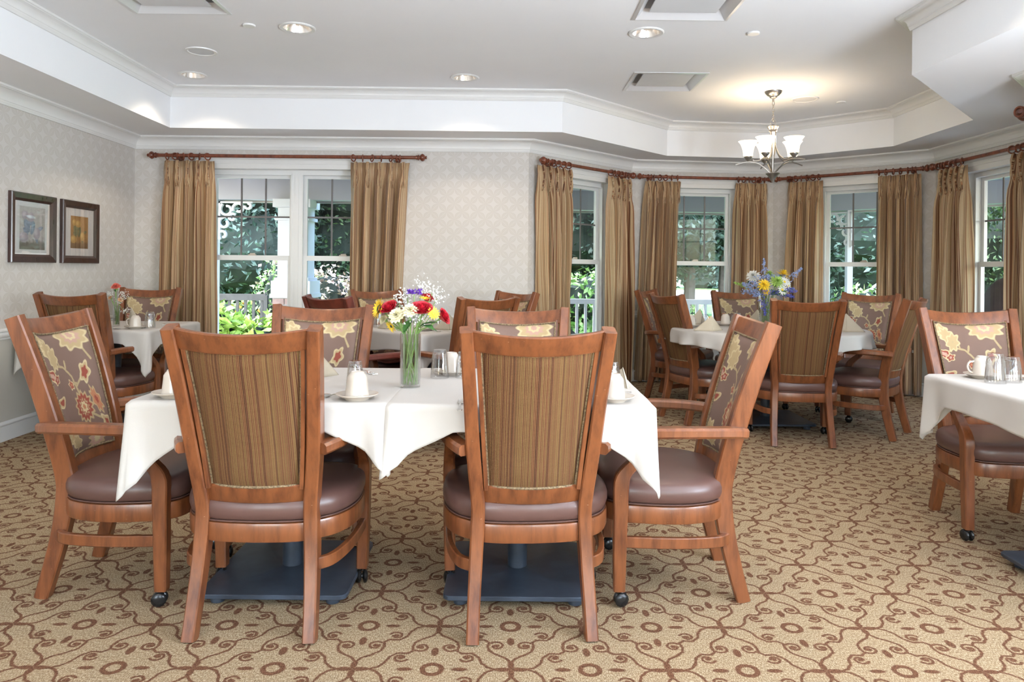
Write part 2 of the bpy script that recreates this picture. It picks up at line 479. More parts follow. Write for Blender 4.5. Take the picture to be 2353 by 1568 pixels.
def build_wall(i):
    a, rz, L = frame_of(i)
    mb = MB(); ops = OPEN[i]; z0, z1 = WIN['z0'], WIN['z1']
    xs = sorted({0, L, *[v for o in ops for v in o]}); zs = [0, z0, .71, z1, ZS + (.02 if i != 7 else .02)]
    def inop(xm, zm): return any(o[0] < xm < o[1] for o in ops) and z0 < zm < z1
    for x0, x1 in zip(xs[:-1], xs[1:]):
        for q0, q1 in zip(zs[:-1], zs[1:]):
            if inop((x0 + x1) / 2, (q0 + q1) / 2): continue
            for yy, fl in ((0, 0), (T, 1)):
                v = [mb.vert((x, yy, z), (x + i * .37, z)) for x, z in ((x0, q0), (x1, q0), (x1, q1), (x0, q1))]
                mb.cur = 0 if q0 >= .70 and not fl else 1
                mb.face(*(v if not fl else v[::-1]))
    mb.cur = 2
    for o0, o1 in ops:
        for (xa, za, xb, zb) in ((o0, z0, o0, z1), (o0, z1, o1, z1), (o1, z1, o1, z0), (o1, z0, o0, z0)):
            v = [mb.vert(p, (.01, .01)) for p in ((xa, 0, za), (xb, 0, zb), (xb, T, zb), (xa, T, za))]; mb.face(*v)
    for f in ((0, 0), (L, L)):
        pass
    o = mb.build(WNAMES[i], [M['paper'], M['wains'], M['trimw']], kind='structure', smooth=False)
    o.location = (a.x, a.y, 0); o.rotation_euler = (0, 0, rz)
for i in range(9): build_wall(i)

fl = MB(); fl.poly([P], 0, flip=False)
fo = fl.build('floor', M['carpet'], smooth=False, kind='structure')

TR = [(-2.82, -1.7), (-3.0, 6.43), (.43, 6.47), (1.62, 7.74), (2.76, 7.87), (3.63, 7.02), (3.62, 5.79), (2.43, 4.49), (2.63, -1.7)]
def circ(x, y, r, n=24): return [(x + r * math.cos(2 * PI * k / n), y + r * math.sin(2 * PI * k / n)) for k in range(n)]
def sq(x, y, h): return [(x - h, y - h), (x + h, y - h), (x + h, y + h), (x - h, y + h)]
CANS = [(-1.42, 4.82, .098), (-2.63, 6.03, .098), (-.40, 6.03, .098), (.87, 4.85, .098), (-1.42, 3.25, .098), (.87, 3.25, .098), (2.05, 3.35, .098), (-1.42, .2, .098), (.87, .2, .098)]
DIFF = [(1.25, 6.11, .28), (1.03, 4.30, .28), (-2.05, 4.27, .28)]
ce = MB()
ce.poly([P, TR[::-1]], ZS, flip=True)
ce.poly([TR] + [circ(x, y, r) for x, y, r in CANS] + [sq(*d) for d in DIFF], ZT, flip=True)
for k in range(len(TR)):
    a, b = TR[k], TR[(k + 1) % len(TR)]
    v = [ce.vert(p) for p in ((*a, ZS), (*b, ZS), (*b, ZT), (*a, ZT))]; ce.face(*v)
ce.build('ceiling', M['ceil'], smooth=False, kind='structure')
rf = MB(); rf.poly([P], 3.05, flip=False); rf.poly([P], 3.0, flip=True)  # unseen slab added above the ceiling to keep sun and sky out
for k in range(len(P)):
    a, b = P[k], P[(k + 1) % len(P)]
    d = .0
    rf.face(*[rf.vert(p) for p in ((*a, ZS), (*b, ZS), (*b, 3.05), (*a, 3.05))])
rf.build('sky_blocker', M['white'], smooth=False, kind='structure')

def crownprof(zb, zt, d):
    h = zt - zb
    pr = [(0, zb), (.012, zb), (.016, zb + .010), (.020, zb + .018), (.020, zb + .024)]
    for k in range(9):
        t = k / 8 * PI / 2
        pr.append((.024 + (d - .038) * (1 - math.cos(t)), zb + .028 + (h - .048) * math.sin(t)))
    pr += [(d - .010, zt - .016), (d, zt - .014), (d, zt)]
    return pr
cr = MB(); cr.sweep(P, crownprof(2.315, ZS, .10), True, -1); cr.build('trim_1', M['trimw'], kind='structure', ang=25)
cr = MB(); cr.sweep(TR, crownprof(2.70, ZT, .085), True, -1); cr.build('trim_2', M['trimw'], kind='structure', ang=25)
# chair rail and baseboard stop at the window openings
def per_wall(prof, names, cut):
    for i in range(9):
        a, rz, L = frame_of(i); segs = []; x = 0
        for o in (OPEN[i] if cut else []):
            segs.append((x, o[0] - .08)); x = o[1] + .08
        segs.append((x, L))
        mb = MB()
        for x0, x1 in segs: mb.sweep([(x0, 0), (x1, 0)], prof, False, -1)
        o = mb.build(names(i), M['trimw'], kind='structure', ang=25); o.location = (a.x, a.y, 0); o.rotation_euler = (0, 0, rz)
per_wall([(0, .700), (.008, .702), (.010, .716), (.020, .722), (.026, .734), (.026, .744), (.016, .752), (.030, .762), (.030, .774), (0, .778)], lambda i: 'trim_%d' % (i + 3), True)
per_wall([(.014, 0), (.014, .105), (.018, .112), (.018, .120), (.008, .130), (0, .134)], lambda i: 'baseboard_' + WNAMES[i][5:], False)

# ------------------------------------------------------------------ windows
def sash(mb, x0, x1, z0, z1, y, st, bot, top, dep=.03):
    mb.box(x0, x0 + st, y, y + dep, z0, z1); mb.box(x1 - st, x1, y, y + dep, z0, z1)
    mb.box(x0 + st, x1 - st, y, y + dep, z0, z0 + bot); mb.box(x0 + st, x1 - st, y, y + dep, z1 - top, z1)
def window(n, i, units, o0, o1):
    a, rz, L = frame_of(i)
    r = empty('window_%d' % n, (a.x, a.y, 0), rz); r['kind'] = 'structure'
    z0, z1 = WIN['z0'], WIN['z1']
    fr = MB(); j = .035
    fr.box(o0, o0 + j, .085, .165, z0, z1); fr.box(o1 - j, o1, .085, .165, z0, z1)
    fr.box(o0 + j, o1 - j, .085, .165, z1 - j, z1); fr.box(o0 + j, o1 - j, .075, .165, z0, z0 + .04)
    W_ = (o1 - o0) / units
    for k in range(1, units):
        c = o0 + W_ * k; fr.box(c - .045, c + .045, .075, .165, z0 + .04, z1 - j); fr.box(c - .018, c + .018, .068, .075, z0 + .04, z1 - j)
    # inner stop beads
    for k in range(units):
        u0 = o0 + W_ * k + (j if k == 0 else .045); u1 = o0 + W_ * (k + 1) - (j if k == units - 1 else .045)
        fr.box(u0, u0 + .012, .070, .098, z0 + .04, z1 - j); fr.box(u1 - .012, u1, .070, .098, z0 + .04, z1 - j)
        fr.box(u0, u1, .070, .098, z1 - j - .012, z1 - j)
    fr.build('window_frame', M['vinyl'], r, smooth=False)
    cs = MB()
    cs.box(o0 - .075, o1 + .075, -.016, 0, z1, z1 + .085); cs.box(o0 - .085, o1 + .085, -.030, 0, z1 + .085, z1 + .105)
    cs.box(o0 - .075, o1 + .075, -.024, 0, z1 + .045, z1 + .055)
    cs.box(o0 - .075, o0, -.016, 0, z0 - .02, z1); cs.box(o1, o1 + .075, -.016, 0, z0 - .02, z1)
    cs.build('casing', M['trimw'], r, smooth=False)
    sl = MB(); sl.box(o0 - .09, o1 + .09, -.045, .08, z0 - .022, z0 + .006); sl.box(o0 - .075, o1 + .075, -.014, 0, z0 - .09, z0 - .022)
    sl.build('window_sill', M['trimw'], r, smooth=False)
    zm = 1.305
    for k in range(units):
        u0 = o0 + W_ * k + (j if k == 0 else .045) + .002; u1 = o0 + W_ * (k + 1) - (j if k == units - 1 else .045) - .002
        s1 = MB(); sash(s1, u0, u1, zm - .02, z1 - j, .130, .038, .045, .04); s1.build('upper_sash', M['vinyl'], r, smooth=False)
        s2 = MB(); sash(s2, u0, u1, z0 + .04, zm + .022, .100, .045, .07, .045); o2 = s2.build('lower_sash', M['vinyl'], r, smooth=False)
        lk = MB(); c = (u0 + u1) / 2; lk.box(c - .035, c + .035, .102, .128, zm + .022, zm + .034); lk.tube([(c - .02, .11, zm + .038), (c + .03, .105, zm + .040)], .007, 6); lk.build('sash_lock', M['china'], o2)
        ga, gb = u0 + .038, u1 - .038; mu = MB()
        for f in (1 / 3, 2 / 3):
            x = ga + (gb - ga) * f; mu.box(x - .008, x + .008, .138, .146, zm + .025, z1 - j - .04)
        zc = (zm + .025 + z1 - j - .04) / 2 + .0; mu.box(ga, gb, .139, .145, zc - .008, zc + .008)
        mu.build('muntin', M['muntin'], r, smooth=False)
        for (a_, b_, q0, q1, y) in ((ga, gb, zm + .025, z1 - j - .04, .142), (u0 + .045, u1 - .045, z0 + .11, zm - .023, .115)):
            g = MB(); g.box(a_, b_, y - .0015, y + .0015, q0, q1); g.build('pane', M['pane'], r, smooth=False)
window(1, 0, 2, .647, 2.357)
for n, i in ((2, 1), (3, 2), (4, 3), (5, 4), (6, 5)): window(n, i, 1, *OPEN[i][0])
window(7, 6, 2, *OPEN[6][0]); window(8, 7, 2, *OPEN[7][0]); window(9, 7, 2, *OPEN[7][1])  # unseen windows, added behind and beside the viewer to let light in

# ------------------------------------------------------------------ curtain rods and drapes
def rod(i, s0, s1, rings, label, group='wooden curtain poles above the windows'):
    a, rz, L = frame_of(i)
    r = empty('curtain_rod', (a.x, a.y, 0), rz); tag(r, label, 'curtain rod', group)
    z = 2.245; y = -.095
    p = MB(); p.tube([(s0 + .06, y, z), ((s0 + s1) / 2, y, z - .002), (s1 - .06, y, z)], .0165, 14); p.build('pole', M['pole'], r)
    for x, d in ((s0, 1), (s1, -1)):
        f = MB(); prof = [(.001, 0), (.012, 0), (.013, .008), (.009, .013), (.012, .016), (.024, .024), (.030, .036), (.030, .044), (.023, .057), (.014, .063), (.012, .068), (.022, .072), (.022, .080), (.017, .086), (.017, .10), (.001, .10)]
        f.lathe([(q * 1.18, h) for q, h in prof], 16, (x, y, z), axis=(d, 0, 0)); f.build('finial', M['pole'], r)
    for x in (s0 + .28 if s1 - s0 > 1.9 else s0 + .17, s1 - (.28 if s1 - s0 > 1.9 else .17)):
        b = MB(); b.box(x - .018, x + .018, -.008, 0, z - .05, z + .03); b.bar([(x, -.004, z - .028), (x, -.075, z - .028), (x, -.1, z - .022)], .011, .012, (1, 0, 0)); b.torus((x, y, z), .020, .007, 14, 6, (1, 0, 0)); b.build('bracket', M['pole'], r)
    rnd = random.Random(i + 40)
    for x in rings:
        g = MB(); g.torus((x, y, z - .010), 0.030, .0062, 18, 6, (1, rnd.uniform(-.8, .8), rnd.uniform(-.1, .1))); o = g.build('ring', M['pole'], r)
def drape_(i, t0, t1, b0, b1, label, seed, npl=5):
    """pinch-pleated curtain panel between s positions t0..t1 (top) and b0..b1 (bottom)"""
    a, rz, L = frame_of(i); rnd = random.Random(seed)
    root = empty('curtain', (a.x, a.y, 0), rz); tag(root, label, 'curtain', 'striped drapes at the windows')
    NU, NV = 110, 30; zt, zb = 2.195, .018; fab = 1.25
    ph = [rnd.uniform(-.25, .25) for _ in range(12)]; am = [rnd.uniform(.6, 1.25) for _ in range(12)]
    mb = MB(); idx = []
    for j in range(NV + 1):
        v = j / NV; z = zt + (zb - zt) * v ** 1.0; row = []
        dep = .012 + .048 * min(1, max(0, (v - .045) / .10)); narrow = math.exp(-((v - .058) / .022) ** 2)
        for k in range(NU + 1):
            u = k / NU
            ul = (u * npl) % 1; pi_ = int(u * npl * .999) % 12
            l = t0 + (b0 - t0) * v ** .6; rr = t1 + (b1 - t1) * v ** .6
            wv = math.sin(2 * PI * (u * npl + ph[pi_] * 0 - .25)) * am[pi_]
            wv2 = .30 * math.sin(2 * PI * (u * npl * 2.3 + v * .6 + seed)) * min(1, v * 3)
            pin = narrow * (-.25 * math.sin(2 * PI * u * npl) / (2 * PI * npl) * 3.2)
            x = l + (rr - l) * (u + pin + .012 * math.sin(5 * v + 9 * u + seed) * v)
            y = -.085 - dep * (wv + wv2) - .018 * narrow * math.exp(-((ul - .5) / .12) ** 2) + .006 * math.sin(9 * v + 4 * u * npl + seed)
            row.append(mb.vert((x, y, z + .004 * math.cos(2 * PI * u * npl) * (1 if j == 0 else 0)), (u * fab * (t1 - t0) * 2.2 + seed * 1.37, z)))
        idx.append(row)
    for j in range(NV):
        for k in range(NU): mb.face(idx[j][k], idx[j + 1][k], idx[j + 1][k + 1], idx[j][k + 1])
    o = mb.build('drape_cloth', M['drape'], root, ang=80)
    sd = o.modifiers.new('thick', 'SOLIDIFY'); sd.thickness = .002
    # pinch pleats: three narrow folds sewn together at the head
    for k in range(npl):
        x = t0 + (t1 - t0) * (k + .5) / npl
        g = MB()
        for d in (-1, 0, 1):
            pts = [(x + d * .010, -.105, zt + .002), (x + d * .008, -.118, zt - .05), (x + d * .003, -.122, zt - .10), (x + d * .010, -.120, zt - .16), (x + d * .018, -.112, zt - .24)]
            g.bar(pts, [.004, .0045, .003, .006, .002], [.010, .012, .008, .010, .003], (1, 0, 0), sm=3)
        for q in range(len(g.v)): g.uv[q] = (g.v[q][0] * 2.2 + seed * 1.37, g.v[q][2])
        g.build('pleat', M['drape'], root)
        hk = MB(); hk.tube([(x, -.098, zt - .02), (x, -.098, 2.208)], .0016, 5); hk.build('hook', M['chrome'], root)
    return root
def rset(t0, t1, n=6, sh=0): return [t0 + (t1 - t0) * (k + .35 + sh) / n for k in range(n)]
rod(0, .165, 2.75, rset(.32, .77) + rset(2.04, 2.56), 'long dark cherry curtain pole over the double window on the back wall')
rod(1, .055, 1.60, rset(.07, .52) + rset(1.14, 1.52), 'short curtain pole on the angled bay wall left of the round table')
rod(2, .03, 1.61, rset(.14, .54) + rset(1.17, 1.53), 'curtain pole over the bay window left of the chandelier')
rod(3, .03, 1.60, rset(.20, .57) + rset(1.10, 1.50), 'curtain pole over the bay window right of the chandelier')
rod(4, .06, 1.64, rset(.17, .60) + rset(1.17, 1.58), 'curtain pole at the right edge above the side window of the bay')
rod(5, .05, 1.33, rset(.10, .30) + rset(1.2, 1.38), 'curtain pole finial just showing at the far right edge under the ceiling')
drape_(0, .31, .775, .25, .80, 'striped curtain left of the double window, nearest the framed pictures', 1)
drape_(0, 2.04, 2.59, 2.04, 2.50, 'striped curtain right of the double window on the back wall', 2)
drape_(1, .04, .535, .10, .50, 'striped curtain left of the narrow angled bay window', 3)
drape_(1, 1.13, 1.535, 1.13, 1.56, 'striped curtain right of the narrow angled bay window', 4, 4)
drape_(2, .14, .54, .05, .50, 'striped curtain left of the bay window behind the round table', 5)
drape_(2, 1.17, 1.53, 1.12, 1.57, 'striped curtain just left of the chandelier point', 6, 4)
drape_(3, .20, .57, .12, .57, 'striped curtain just right of the chandelier point', 7, 4)
drape_(3, 1.11, 1.505, 1.10, 1.52, 'striped curtain right of the window that shows the car', 8)
drape_(4, .215, .61, .12, .63, 'striped curtain left of the tall side window at the right', 9)
drape_(4, 1.19, 1.60, 1.17, 1.62, 'striped curtain cut by the right edge of the view', 10)

# ------------------------------------------------------------------ ceiling fittings
CANL = ['round recessed downlight nearest the centre left of the ceiling', 'recessed downlight in the back left corner of the tray ceiling', 'recessed downlight above the middle of the back wall', 'recessed downlight in front of the square vent nearest the bay',
        'recessed downlight over the left front table', 'recessed downlight over the right front table', 'recessed downlight at the right tray edge', 'recessed downlight behind the viewer on the left', 'recessed downlight behind the viewer on the right']
M['reflector'] = mat('can_reflector', (.80, .77, .74), .18, .85)
M['bulb'] = mat('lit_lamp', (1, 1, 1), .5, emit=(1, .86, .68), es=9)
for k, (x, y, r) in enumerate(CANS):
    e = empty('recessed_downlight', (x, y, ZT)); tag(e, CANL[k], 'ceiling light', 'round recessed downlights')
    a = MB(); a.lathe([(r - .004, 0), (r + .018, 0), (r + .020, -.004), (r + .012, -.009), (r - .008, -.006)], 32, cap0=False, cap1=False); a.build('trim_ring', M['trimw'], e)
    a = MB(); n = 32; rings = []
    for q in range(7):
        t = q / 6; rr = (r - .006) * (1 - t * .42) ; rings.append([(rr * math.cos(2 * PI * c / n), rr * math.sin(2 * PI * c / n), -.004 + t * .13) for c in range(n)])
    a.loops(rings, cap0=False, cap1=False); a.build('reflector', M['reflector'], e)
    a = MB(); a.lathe([(.055, .126), (.055, .128), (.01, .129)], 20); a.build('lamp', M['bulb'], e)
    lamp('lamp_light', 'SPOT', (0, 0, -.012), 16 if k in (1, 2, 6) else 13, (1, .85, .68), parent=e, spot_size=R(118), spot_blend=.55, shadow_soft_size=.05)
M['plaque'] = simple('vent_plaque', (.66, .665, .68), .5, .02)
M['ventframe'] = mat('vent_frame_metal', (.70, .70, .71), .28, .35)
for k, (x, y, h) in enumerate(DIFF):
    e = empty('air_diffuser', (x, y, ZT)); tag(e, ['square flush air diffuser nearest the chandelier', 'square air diffuser cut by the top edge right of centre', 'square air diffuser cut by the top edge at the left'][k], 'air vent', 'square plaque air diffusers')
    a = MB()
    rg = [[(s_x * q, s_y * q, z) for s_x, s_y in ((-1, -1), (1, -1), (1, 1), (-1, 1))] for q, z in ((h - .002, .001), (h + .018, -.001), (h + .018, -.006), (h - .002, -.010), (h - .05, .045), (h - .05, .10))]
    a.loops(rg, cap0=False, cap1=True); a.build('frame', M['ventframe'], e, ang=20)
    a = MB(); q = h - .075; a.box(-q, q, -q, q, .012, .020); a.box(-q + .03, q - .03, -q + .03, q - .03, .020, .03)
    for s_x in (-1, 1):
        for s_y in (-1, 1): a.box(s_x * .1 - .01, s_x * .1 + .01, s_y * .1 - .01, s_y * .1 + .01, .03, .1)
    a.build('plaque', M['plaque'], e, smooth=False)
for k, (x, y, r, lb) in enumerate(((-2.28, 5.36, .105, 'round white ceiling speaker grille at the left'), (2.64, 6.67, .115, 'round flush ceiling speaker right of the chandelier'))):
    e = empty('ceiling_speaker', (x, y, ZT)); tag(e, lb, 'speaker', 'round ceiling speakers')
    a = MB(); a.lathe([(r - .018, -.004), (r - .012, -.009), (r + .004, -.009), (r + .006, -.001)], 32, cap0=False, cap1=False); a.build('rim', M['trimw'], e)
    a = MB(); a.lathe([(.002, -.006), (r - .017, -.005)], 32, cap0=True); a.build('grille', M['plaque'], e)
for k, (x, y, lb) in enumerate(((-1.72, 4.77, 'small round sprinkler cover left of the centre downlight'), (1.57, 4.83, 'small round sprinkler cover right of the front vent'), (3.01, 6.76, 'small round sprinkler cover right of the chandelier'))):
    a = MB(); a.lathe([(.001, -.012), (.036, -.012), (.040, -.009), (.040, -.001), (.001, -.001)], 24, (x, y, ZT)); tag(a.build('sprinkler_cover', M['trimw']), lb, 'sprinkler cover', 'sprinkler cover discs')

# ------------------------------------------------------------------ chandelier
CH = empty('chandelier', (2.26, 6.40, 0)); tag(CH, 'brushed nickel five-arm chandelier with lit frosted bell shades', 'chandelier')
a = MB(); a.lathe([(.012, 2.725), (.030, 2.735), (.034, 2.745), (.052, 2.755), (.070, 2.775), (.074, 2.789), (.001, 2.79)], 28); a.build('canopy', M['nickel'], CH)
a = MB(); a.tube([(0, 0, 2.73), (0, 0, 2.70)], .010, 10)
a.build('loop', M['nickel'], CH)
for k in range(6):
    z = 2.685 - k * .029; c = MB(); ax = (1, 0, 0) if k % 2 else (0, 1, 0); n = 16
    q = [Vector(((.009 * math.cos(2 * PI * t / n)) * (1 if k % 2 == 0 else 0), (.009 * math.cos(2 * PI * t / n)) * (1 if k % 2 else 0), z + .019 * math.sin(2 * PI * t / n))) for t in range(n)]
    c.tube(q, .0028, 6, closed=True); c.build('chain_link', M['nickel'], CH)
a = MB(); a.torus((0, 0, 2.522), .022, .0035, 20, 6, (0, 1, 0)); a.build('hanging_ring', M['nickel'], CH)
a = MB(); a.lathe([(.001, 2.506), (.008, 2.504), (.009, 2.494), (.046, 2.488), (.050, 2.480), (.042, 2.468), (.034, 2.455), (.036, 2.444), (.028, 2.436), (.026, 2.42), (.026, 2.30), (.022, 2.26), (.012, 2.22), (.010, 2.06), (.001, 2.055)], 28); a.build('column', M['nickel'], CH)
a = MB(); a.lathe([(.001, 2.083), (.058, 2.078), (.060, 2.072), (.045, 2.058), (.026, 2.034), (.012, 2.006), (.008, 1.995), (.001, 1.992)], 28); a.build('finial', M['nickel'], CH)
a = MB(); a.torus((0, 0, 1.972), .018, .0022, 20, 6, (0, 1, 0)); a.build('pull_ring', M['nickel'], CH)
M['shade'] = mat('frosted_bell_glass', (.92, .80, .62), .45, emit=(1, .80, .52), es=1.5)
M['bulbhot'] = mat('hot_bulb', (1, 1, 1), .5, emit=(1, .90, .74), es=12)
for k in range(5):
    th = 2 * PI * k / 5 + R(90); d = Vector((math.cos(th), math.sin(th), 0))
    def pt(r_, z): return (d.x * r_, d.y * r_, z)
    ar = MB(); A_ = (-d.y, d.x, 0)
    ar.bar([pt(.018, 2.075), pt(.055, 2.115), pt(.12, 2.165), pt(.19, 2.182), pt(.25, 2.176), pt(.31, 2.160)], [.006, .006, .006, .006, .005, .003], [.005] * 6, A_, sm=5)
    ar.bar([pt(.016, 2.36), pt(.030, 2.30), pt(.060, 2.235), pt(.105, 2.195), pt(.15, 2.190), pt(.165, 2.200)], [.004] * 6, [.004] * 6, A_, sm=5)
    arm = ar.build('arm', M['nickel'], CH)
    c = pt(.205, 0)
    cu = MB(); cu.lathe([(.004, 2.180), (.008, 2.192), (.020, 2.204), (.034, 2.222), (.035, 2.230), (.001, 2.230)], 20, (c[0], c[1], 0)); cu.build('socket_cup', M['nickel'], arm)
    sh = MB(); pr = [(.030, 2.229), (.040, 2.235), (.043, 2.262), (.047, 2.290), (.056, 2.318), (.068, 2.345), (.082, 2.362), (.084, 2.364), (.066, 2.344), (.053, 2.317), (.044, 2.289), (.040, 2.262), (.037, 2.239)]
    sh.lathe(pr, 28, (c[0], c[1], 0), cap0=False, cap1=False); sh.build('glass_shade', M['shade'], arm)
    bb = MB(); bb.sphere((c[0], c[1], 2.305), .024, 12, sz=1.25); bb.build('bulb', M['bulbhot'], arm)
    lamp('bulb_light', 'POINT', (c[0], c[1], 2.39), .7, (1, .84, .64), parent=CH, shadow_soft_size=.03)

# ================================================================== CHAIRS
def spl(pts, n):
    P_ = [Vector(p) for p in pts]; out = []
    for i in range(len(P_) - 1):
        p0, p1, p2, p3 = P_[max(i - 1, 0)], P_[i], P_[i + 1], P_[min(i + 2, len(P_) - 1)]
        for k in range(n):
            t = k / n
            out.append(.5 * ((2 * p1) + (p2 - p0) * t + (2 * p0 - 5 * p1 + 4 * p2 - p3) * t * t + (3 * p1 - p0 - 3 * p2 + p3) * t ** 3))
    out.append(P_[-1]); return out
POST = [(.196, -.292, 0), (.192, -.262, .11), (.186, -.232, .24), (.181, -.216, .36), (.181, -.220, .45), (.198, -.256, .62), (.212, -.314, .82), (.227, -.385, 1.03)]
def post_at(z):
    for a, b in zip(POST[:-1], POST[1:]):
        if a[2] <= z <= b[2]:
            t = (z - a[2]) / (b[2] - a[2]); return a[0] + (b[0] - a[0]) * t, a[1] + (b[1] - a[1]) * t
def seat_outline(sc_=1.0, dy=0, n=5):
    half = [(0, .245), (.14, .242), (.235, .222), (.278, .165), (.295, .08), (.298, -.01), (.285, -.09), (.250, -.165), (.195, -.215), (.168, -.236), (.10, -.252), (0, -.258)]
    r = spl([(x, y, 0) for x, y in half], n); l = [Vector((-p.x, p.y, 0)) for p in r[1:-1]][::-1]
    cx, cy = 0, 0
    return [((p.x) * sc_, (p.y) * sc_ + dy) for p in r + l]
def make_chair(wood='wood', label='', pad=False):
    W = M[wood]
    t = empty('dining_armchair'); tag(t, label, 'chair', 'cherry wood dining armchairs with floral fronts and ribbed backs')
    for s in (-1, 1):
        g = MB(); g.bar([(s * x, y, z) for x, y, z in POST], [.021, .021, .022, .023, .023, .023, .022, .021], [.025, .027, .030, .034, .034, .033, .031, .028], (1, 0, 0), .22, sm=4)
        g.build('rear_leg', W, t)
        g2 = MB(); g2.lathe([(.014, -.001), (.014, .004), (.001, .004)], 12, (s * .196, -.292, 0)); 
        g = MB(); g.bar([(s * .272, .172, .058), (s * .275, .172, .20), (s * .277, .170, .36), (s * .278, .168, .455), (s * .279, .145, .500), (s * .279, .085, .560), (s * .276, .060, .618)], [.020, .022, .023, .023, .020, .017, .017], [.021, .024, .026, .028, .022, .019, .019], (1, 0, 0), .2, sm=3)
        leg = g.build('front_leg', W, t)
        c = MB(); c.tube([(s * .272, .172, .060), (s * .272, .172, .045)], .008, 8)
        c.sphere((s * .272 - .012, .162, .027), .0265, 14, sz=.42, axis=(1, .3, 0)); c.sphere((s * .272 + .012, .166, .027), .0265, 14, sz=.42, axis=(1, .3, 0))
        c.tube([(s * .272 - .01, .163, .027), (s * .272 + .01, .165, .027)], .009, 8)
        c.build('caster', M['caster'], leg)
        ar = spl([(s * .222, -.282, .628), (s * .246, -.240, .633), (s * .272, -.16, .637), (s * .288, -.05, .638), (s * .290, .05, .636), (s * .276, .125, .632)], 4)
        g = MB(); g.bar(ar, .0275, .019, (1, 0, 0) if 0 else (s * .9, -.4, 0), .45); g.build('armrest', W, t)
        g = MB(); g.bar(spl([(s * .196, -.232, .232), (s * .240, -.190, .233), (s * .268, -.08, .234), (s * .277, .04, .235), (s * .276, .165, .236)], 4), .011, .020, (s * .9, -.4, 0), .3); g.build('side_stretcher', W, t)
    # rails
    def rail(name, za, zb, xa, yb, bow, dip, th, wood_=W, n=14):
        g = MB(); rings = []
        for k in range(n + 1):
            u = -1 + 2 * k / n; q = 1 - u * u
            def yy(z): return post_at(min(z, 1.0299))[1] + yb - bow * q
            z1, z0 = zb - dip * q, za - dip * q * .8
            x = xa * u; c = .005
            y1, y0 = yy(zb), yy(za)
            rings.append([(x, y1 - th, z1 - c), (x, y1 - th + c, z1), (x, y1 + th - c, z1), (x, y1 + th, z1 - c), (x, y0 + th, z0 + c), (x, y0 + th - c, z0), (x, y0 - th + c, z0), (x, y0 - th, z0 + c)])
        g.loops(rings); return g.build(name, wood_, t)
    rail('top_rail', .962, 1.029, .208, 0, .046, .018, .018)
    rail('lower_rail', .440, .500, .170, .002, .034, 0, .014)
    # upholstered back: trapezoid shell with curved cross-section, floral front and ribbed rear
    zb_, zt_ = .497, .968
    def shell(front):
        g = MB(); NU, NV = 16, 18; idx = []
        for j in range(NV + 1):
            v = j / NV; row = []
            hw = .146 + (.181 - .146) * v
            for k in range(NU + 1):
                u = -1 + 2 * k / NU; q = 1 - u * u
                z = zb_ + (zt_ - zb_) * v; z -= .018 * q * v ** 3
                yb = post_at(min(z, 1.02))[1] - (.034 + .010 * v) * q
                puff = (1 - u ** 6) ** .5 * (1 - (2 * v - 1) ** 8) ** .5
                y = yb + (.016 + .018 * puff if front else -.010 - .009 * puff)
                row.append(g.vert((u * hw, y, z), (u * hw * -1, z - zb_)))
            idx.append(row)
        for j in range(NV):
            for k in range(NU):
                f = (idx[j][k], idx[j][k + 1], idx[j + 1][k + 1], idx[j + 1][k]); g.face(*(f[::-1] if front else f))
        # edge return so that the shell has depth
        edge = [idx[0][k] for k in range(NU)] + [idx[j][NU] for j in range(NV)] + [idx[NV][k] for k in range(NU, 0, -1)] + [idx[j][0] for j in range(NV, 0, -1)]
        e2 = [g.vert((g.v[i][0], post_at(min(g.v[i][2], 1.02))[1] - (.034 + .010 * (g.v[i][2] - zb_) / .46) * (1 - min(1, (g.v[i][0] / .17) ** 2)) + .003, g.v[i][2]), g.uv[i]) for i in edge]
        n = len(edge)
        for k in range(n):
            f = (edge[k], edge[(k + 1) % n], e2[(k + 1) % n], e2[k]); g.face(*(f if front else f[::-1]))
        return g, [Vector(g.v[i]) for i in edge]
    g, e = shell(True); g.build('backrest_front', M['floral'], t, ang=60)
    w_ = MB(); w_.tube([p + Vector((0, .003, 0)) for p in e], .0042, 6, closed=True); w_.build('front_welt', M['welt'], t)
    g, e = shell(False); g.build('backrest_rear', M['ribbed'], t, ang=60)
    w_ = MB(); w_.tube([p + Vector((0, -.002, 0)) for p in e], .0048, 6, closed=True); w_.build('rear_welt', M['welt'], t)
    for s in (-1, 1):
        g = MB(); pts = []
        for k in range(9):
            v = k / 8; z = .490 + (.972 - .490) * v; hw = .154 + (.189 - .154) * v
            q = 1 - (hw / .2) ** 2
            pts.append((s * hw, post_at(z)[1] - .044 * q * .9, z))
        g.bar(pts, .0070, .015, (1, 0, 0), .2); g.build('back_stile', W, t)
    # seat
    def ring(sc_, z): return [(x, y, z) for x, y in seat_outline(sc_)]
    g = MB(); g.loops([ring(.955, .312), ring(.962, .308), ring(.99, .308), ring(.998, .314), ring(.998, .362), ring(.990, .369), ring(.95, .371)]); g.build('seat_frame', W, t, ang=25)
    g = MB(); g.loops([ring(.955, .372), ring(.985, .374), ring(.985, .378)]); g.build('seat_piping', M['leather'], t)
    g = MB()
    g.loops([ring(.955, .377), ring(.985, .384), ring(1.003, .402), ring(1.003, .420), ring(.985, .438), ring(.94, .450), ring(.84, .458), ring(.6, .464), ring(.3, .467), ring(.02, .468)]); g.build('seat', M['leather'], t, ang=70)
    return t
